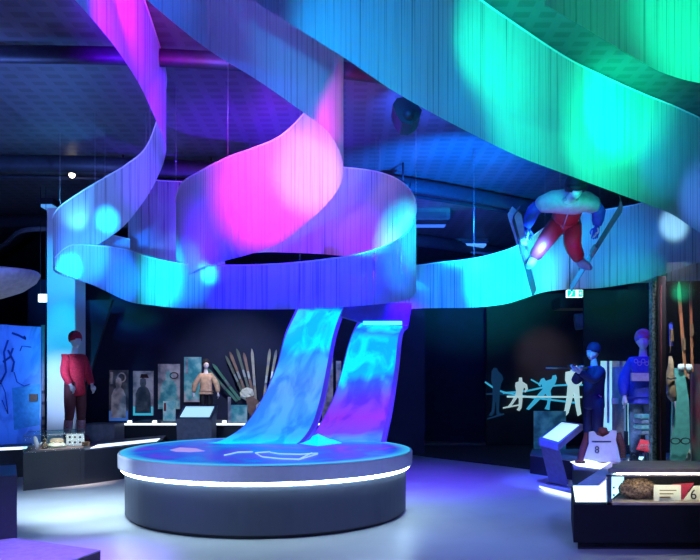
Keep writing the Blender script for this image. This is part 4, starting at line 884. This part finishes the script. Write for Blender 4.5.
for k in range(170):
    a_ = random.uniform(0,math.pi); q_ = random.uniform(0,2*math.pi); d_ = Vector((math.sin(a_)*math.cos(q_)*.17, math.sin(a_)*math.sin(q_)*.09, math.cos(a_)*.09))
    p_ = Vector((X_(637,6.75),6.75,.55))+d_; dn = d_.normalized()
    tube(bm, [p_, p_+dn*.014+Vector((.008,0,.002)), p_+dn*.02+Vector((.024,0,-.004))], [.0035,.003,.001], 4)
tag(link('fur_hat', bm, 'fur', None, True), 'brown fur hat in the bottom right case', 'hat')
def leaned(px0,px1,py0,py1,Y,m,name,label,cat,skew=0):
    t = thing(name, label, cat, P((px0+px1)/2,py1,Y))
    pr('sheet', [P(px0+skew,py0,Y+.06),P(px1+skew,py0,Y+.06),P(px1,py1,Y),P(px0,py1,Y)], (0,.01,0), m, t); return t
t = leaned(654,681,485,502,6.62,'paper','document','cream paper sheet leaning beside the fur hat','document')
for k in range(3): bx('print_line', P(660,490+k*3.4,6.6), P(676-k*3,490.7+k*3.4,6.61), 'brown', t)
bm = bmesh.new(); prism(bm, [P(672,484,6.74),P(694,483,6.74),P(688,492,6.72),P(681,504,6.7),P(679,492,6.72)], (0,.01,0)); tag(link('pennant', bm, 'scarlet'), 'red cloth pennant between the paper and the number six bib', 'pennant')
t = thing('race_bib', 'cream race bib numbered 6 at the right edge of the bottom case', 'bib', P(700,503,6.66))
pr('cloth', [P(694,486,6.68),P(740,484,6.68),P(745,504,6.64),P(681,504,6.64)], (0,.01,0), 'paper', t)
text('6', .13, P(693.5,495,6.64), (math.pi/2-.1,0,0), 'ink', t)

# bib 8 bust
t = thing('race_bib', 'pale blue race bib numbered 8 on a dark red bust, low on the platform', 'bib', P(603,462,10.6))
Y = 10.6
bm = bmesh.new()
prism(bm, [P(589,432,Y),P(594,431,Y),P(597,435,Y),P(603,437,Y),P(609,434,Y),P(611,430,Y),P(617,431,Y),P(616,440,Y),P(621,462,Y),P(600,462,Y),P(584,459,Y),P(589,444,Y)], (0,.015,0)); link('cloth', bm, 'bibblue', t)
text('8', .15, P(597,450,Y-.01), (math.pi/2,0,-.05), 'ink', t)
bx('printed_line', P(592,441,Y-.008), P(611,442.2,Y), 'navy', t)
bm = bmesh.new(); sphere(bm, P(603,447,Y+.14), .2, 1.1,.55,1.25,16); tube(bm, [P(603,436,Y+.14),P(603,428,Y+.12)], [.09,.06], 10)
tube(bm, [P(589,434,Y+.12),P(583,450,Y+.1),P(580,461,Y+.06)], [.07,.06,.05], 8); tube(bm, [P(617,434,Y+.12),P(622,446,Y+.12),P(623,458,Y+.1)], [.07,.055,.05], 8)
link('bust', bm, 'maroon', t, True)
bx('foot', P(577,461,Y+.1), P(583,466,Y+.2), 'maroon', t)
# banners behind navy mannequin
for k, (xa,xb,y0,y1,m,lb) in enumerate([(601,612,361,431,'b1','tall bright cyan banner right of the navy mannequin'),(612,626,361,431,'b2','pale grey-blue banner behind the grey post'),(628,640,398,445,'b1','short cyan banner left of the blue-bib mannequin')]):
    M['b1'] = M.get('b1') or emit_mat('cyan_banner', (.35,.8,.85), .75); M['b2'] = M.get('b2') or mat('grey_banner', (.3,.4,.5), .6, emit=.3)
    Y = 12.2; t = thing('banner', lb, 'banner', P((xa+xb)/2,y1,Y)); bx('cloth', P(xa,y0,Y), P(xb,y1,Y)+Vector((0,.02,0)), m, t)
    bx('printed_strip', P(xa+(xb-xa)*.55,y0,Y-.01), P(xa+(xb-xa)*.75,y1-8,Y), 'pale', t); bx('foot', (X_(xa,Y),Y-.1,.31), (X_(xb,Y),Y+.1,Z_(y1,Y)), 'ink', t)
t = thing('grey_post', 'grey rectangular post standing between the navy mannequin and glass case', 'post', P(620,457,10.9))
bx('shaft', P(615.5,367,10.9), (X_(624,10.9),11.05,.32), mat('lilac_grey_post', (.22,.22,.32), .5), t, .005); bx('bracket', P(612,398,10.88), P(618,404,10.9), 'pale', t)

# blue-bib mannequin in glass case
Yg = 10.6; zg = .34
root = thing('mannequin', 'mannequin in royal blue bib and red-blue hat inside the glass case', 'mannequin', (X_(641,Yg),Yg,zg))
J, f, s = standing(X_(643,Yg),Yg,zg,(Z_(329,Yg)-zg)*.97,-.35)
figure(root, J, f, {'jacket':'blue','trousers':mat('blue_white_print_fabric', (.22,.35,.55), .6, col2=(.03,.04,.1), scale=5),'boots':'ink','beanie':mat('red_blue_knit', (.5,.1,.08), .8, col2=(.1,.2,.7), scale=8),'collar':'ink'}, s)
hc = J['pel']; bx('waist_number_panel', P(632,373,Yg-.26), P(656,381,Yg-.2), 'pale', root)
for k in range(5):
    c = P(636+k*3.6,361+(k%2)*2.6,Yg-.26); tb('ring_emblem', [c+Vector((math.cos(a)*.028,0,math.sin(a)*.028)) for a in [i*math.pi/5 for i in range(10)]], .005, 'pale', root, 5, closed=True)
# red ring sign
t = thing('ring_sign', 'red tilted sign with pale linked rings at the foot of the blue-bib mannequin', 'sign', P(645,455,9.6))
q = [P(637,449,9.5),P(650,452,9.5),P(654,442,9.62),P(641,439,9.62)]
pr('board', q, (0,.03,-.01), mat('bright_red_board', (.8,.04,.09), .5, emit=.35), t)
for k in range(3):
    c = P(641.5+k*4,446.5,9.5)+Vector((0,-.02,0)); tb('ring', [c+Vector((math.cos(a)*.03,0,math.sin(a)*.024)) for a in [i*math.pi/6 for i in range(12)]], .006, 'pale', t, 5, closed=True)
tb('stand_rod', [P(645,446,9.6), Vector((P(645,446,9.6).x,9.6,.31))], .012, 'steel', t)
t = thing('clear_dome', 'low clear box with a dark round object in front of the ring sign', 'display box', P(640,464,9.2))
bx('glass_box', P(632,466,8.95), P(668,454,9.0)+Vector((0,.25,0)), 'glass', t)
bm = bmesh.new(); sphere(bm, P(637,463,9.1), .07, 1.2,1,.7,14); link('puck', bm, 'plinth', t, True)
# stacked books/clothes
for k in range(4):
    Y = 10.0; o = bx('folded_garment', P(641+k*.4,435-k*5.4,Y), P(655,431-k*5.4,Y)+Vector((0,.3,0)), 'ph_teal' if k%2 else M['skipale'], None, .012)
    tag(o, ['bottom','second','third','topmost'][k]+' folded blue garment in the pile above the ring sign', 'clothing', 'folded garments in the glass case')

# tall glass case
t = thing('tall_glass_case', 'tall glass case with dark posts holding skis and boots at the right', 'display case', P(660,466,8.6))
Y = 8.6; M['green_post'] = mat('green_grey_profile', (.3,.42,.36), .5, .1, scale=30, col2=(.05,.08,.07))
tb_ = lambda nm, xa, xb, y0, z0, m: bx(nm, (X_(xa,Y),Y,z0), (X_(xb,Y),Y+.1,Z_(y0,Y)), m, t)
tb_('green_profile', 652.5,656.5,281,.31,'green_post'); tb_('dark_post', 657.5,666,276,.31,'black'); 
tb('inner_rod', [(X_(661,8.55),8.55,.35),(X_(661,8.55),8.55,Z_(285,8.55))], .012, 'maroon', t)
bx('glass_pane', (X_(667,Y),Y+.02,.31), (X_(790,Y),Y+.028,Z_(262,Y)), 'glass', t)
bx('glass_side', (X_(660,Y),Y+.1,.31), (X_(660,Y)+.008,Y+1.4,Z_(276,Y)), 'glass', t)
bx('back_panel', (X_(640,10),12.4,.31), (X_(960,10),12.45,Z_(290,12.4)), mat('case_back_paint', (.012,.016,.03), .7), t)
bx('base', (X_(652,Y),Y-.05,.312), (X_(800,Y),Y+1.3,.42), 'plinth', t)
# contents
for k, (tp, tl, m, lb, wd) in enumerate([((678,281),(687,398),'orange','left of two tall orange-brown skis in the glass case',.045),((690,281),(692,372),'orange','right of two tall orange-brown skis in the glass case',.035),((670.5,322),(671,346),'blue','short blue ski tip hanging high in the glass case',.05)]):
    M['orange'] = M.get('orange') or mat('orange_brown_ski', (.42,.14,.06), .5)
    ski(lb, P(*tp,9.3), P(*tl,9.35), wd, m, nrm=(0,-1,0), curl=.02, tipcol='brown')
t = thing('leather_boot', 'long tan leather boot hanging beside the dark post', 'boot', P(672,400,9.1))
bm = bmesh.new(); tube(bm, [P(670.5,356,9.1),P(671,364,9.1),P(670,374,9.1),P(671,386,9.1),P(672,396,9.1),P(674,401,9.1)], [.02,.035,.05,.055,.06,.035], 12); link('upper', bm, mat('tan_leather', (.42,.25,.14), .6, col2=(.22,.12,.08)), t, True)
tb('strap', [P(667,378,9.03),P(671,379,9.02),P(676,378,9.03)], .012, 'ink', t); tb('lace', [P(670,353,9.1),P(671,340,9.1)], .006, 'brown', t)
t = thing('printed_board', 'pale green and lilac board standing low in the glass case', 'board', P(681,464,9.2))
bm = bmesh.new(); prism(bm, [P(671,464,9.2),P(691,464,9.2),P(689,400,9.2),P(684,368,9.2),P(675,368,9.2),P(673,400,9.2)], (0,.04,0)); link('panel', bm, mat('teal_green_print', (.1,.36,.34), .6, emit=.18), t)
pr('lilac_print', [P(671.5,440,9.19),P(676,402,9.19),P(675,372,9.19),P(673.2,402,9.19)], (0,-.004,0), 'pale', t)
pr('cream_print', [P(683,464,9.19),P(691,464,9.19),P(690,448,9.19)], (0,-.004,0), 'paper', t)
t = thing('ski_goggles', 'thin wire goggles held against the green board', 'goggles', P(680,441,9.1))
for sx in (-1,1): tb('lens_rim', [P(680.5+sx*5+4.6*math.cos(a),441+3*math.sin(a),9.12) for a in [i*math.pi/6 for i in range(12)]], .008, 'ink', t, 6, closed=True)
t = thing('old_skate_pair', 'pair of small white skates or mittens hanging under the orange skis', 'mittens', P(685,366,9.2))
for px in (681,689): 
    bm = bmesh.new(); tube(bm, [P(px,364,9.2),P(px,368,9.2),P(px-.5,372,9.2)], [.035,.045,.03], 10); tube(bm, [P(px+2,367,9.2),P(px+3.4,369,9.2)], [.02,.012], 8); link('mitten', bm, 'white', t, True)
t = thing('carved_wood', 'dark reddish gnarled wood piece below the white mittens', 'wood', P(684,395,9.4))
bm = bmesh.new(); tube(bm, [P(687,374,9.4),P(683,384,9.38),P(686,394,9.4),P(682,402,9.4)], [.04,.07,.06,.02], 9); tube(bm, [P(683,384,9.4),P(679,392,9.4),P(677,398,9.4)], [.03,.025,.01], 7); link('trunk', bm, 'redwood', t, True)
tag(bx('case_banner', P(692,364,9.9), P(740,464,9.95), mat('dark_green_print', (.05,.12,.09), .6, emit=.1, col2=(.14,.03,.04), scale=3)), 'dark green and red cloth hanging at the right end of the glass case', 'banner')
# far right ceiling duct + bracket
t = thing('air_duct', 'blue-grey round air duct under the dark ceiling left of the glass case', 'duct', P(615,316,13.5))
tb('pipe', [P(575,322,13.5),P(610,318,13.4),P(641,314,13.3)], .16, mat('pale_duct', (.12,.16,.2), .5, .3), t, 16);
for px in (585,628): tb('hanger', [P(px,318,13.4), Vector((P(px,318,13.4).x,13.4,5.2))], .01, 'black', t)
tb('collar', [P(640,314,13.3),P(643,313.6,13.3)], .17, 'duct', t, 16)
tag(bx('ceiling_shelf', P(560,308,14.2), P(641,297,14.2)+Vector((0,.6,0)), 'duct', None, .02), 'dark boxed beam above the round air duct', 'beam')
t = thing('track_spotlight', 'small blue-lit spotlight just left of the glass case top', 'spotlight', P(642,296,12.5))
tb('lamp_head', [P(637,297,12.5),P(645,295,12.5)], [.06,.08], 'grey', t, 12); tb('rod', [P(645,295,12.5), Vector((P(645,295,12.5).x,12.5,5.2))], .012, 'black', t)
# light inside right display
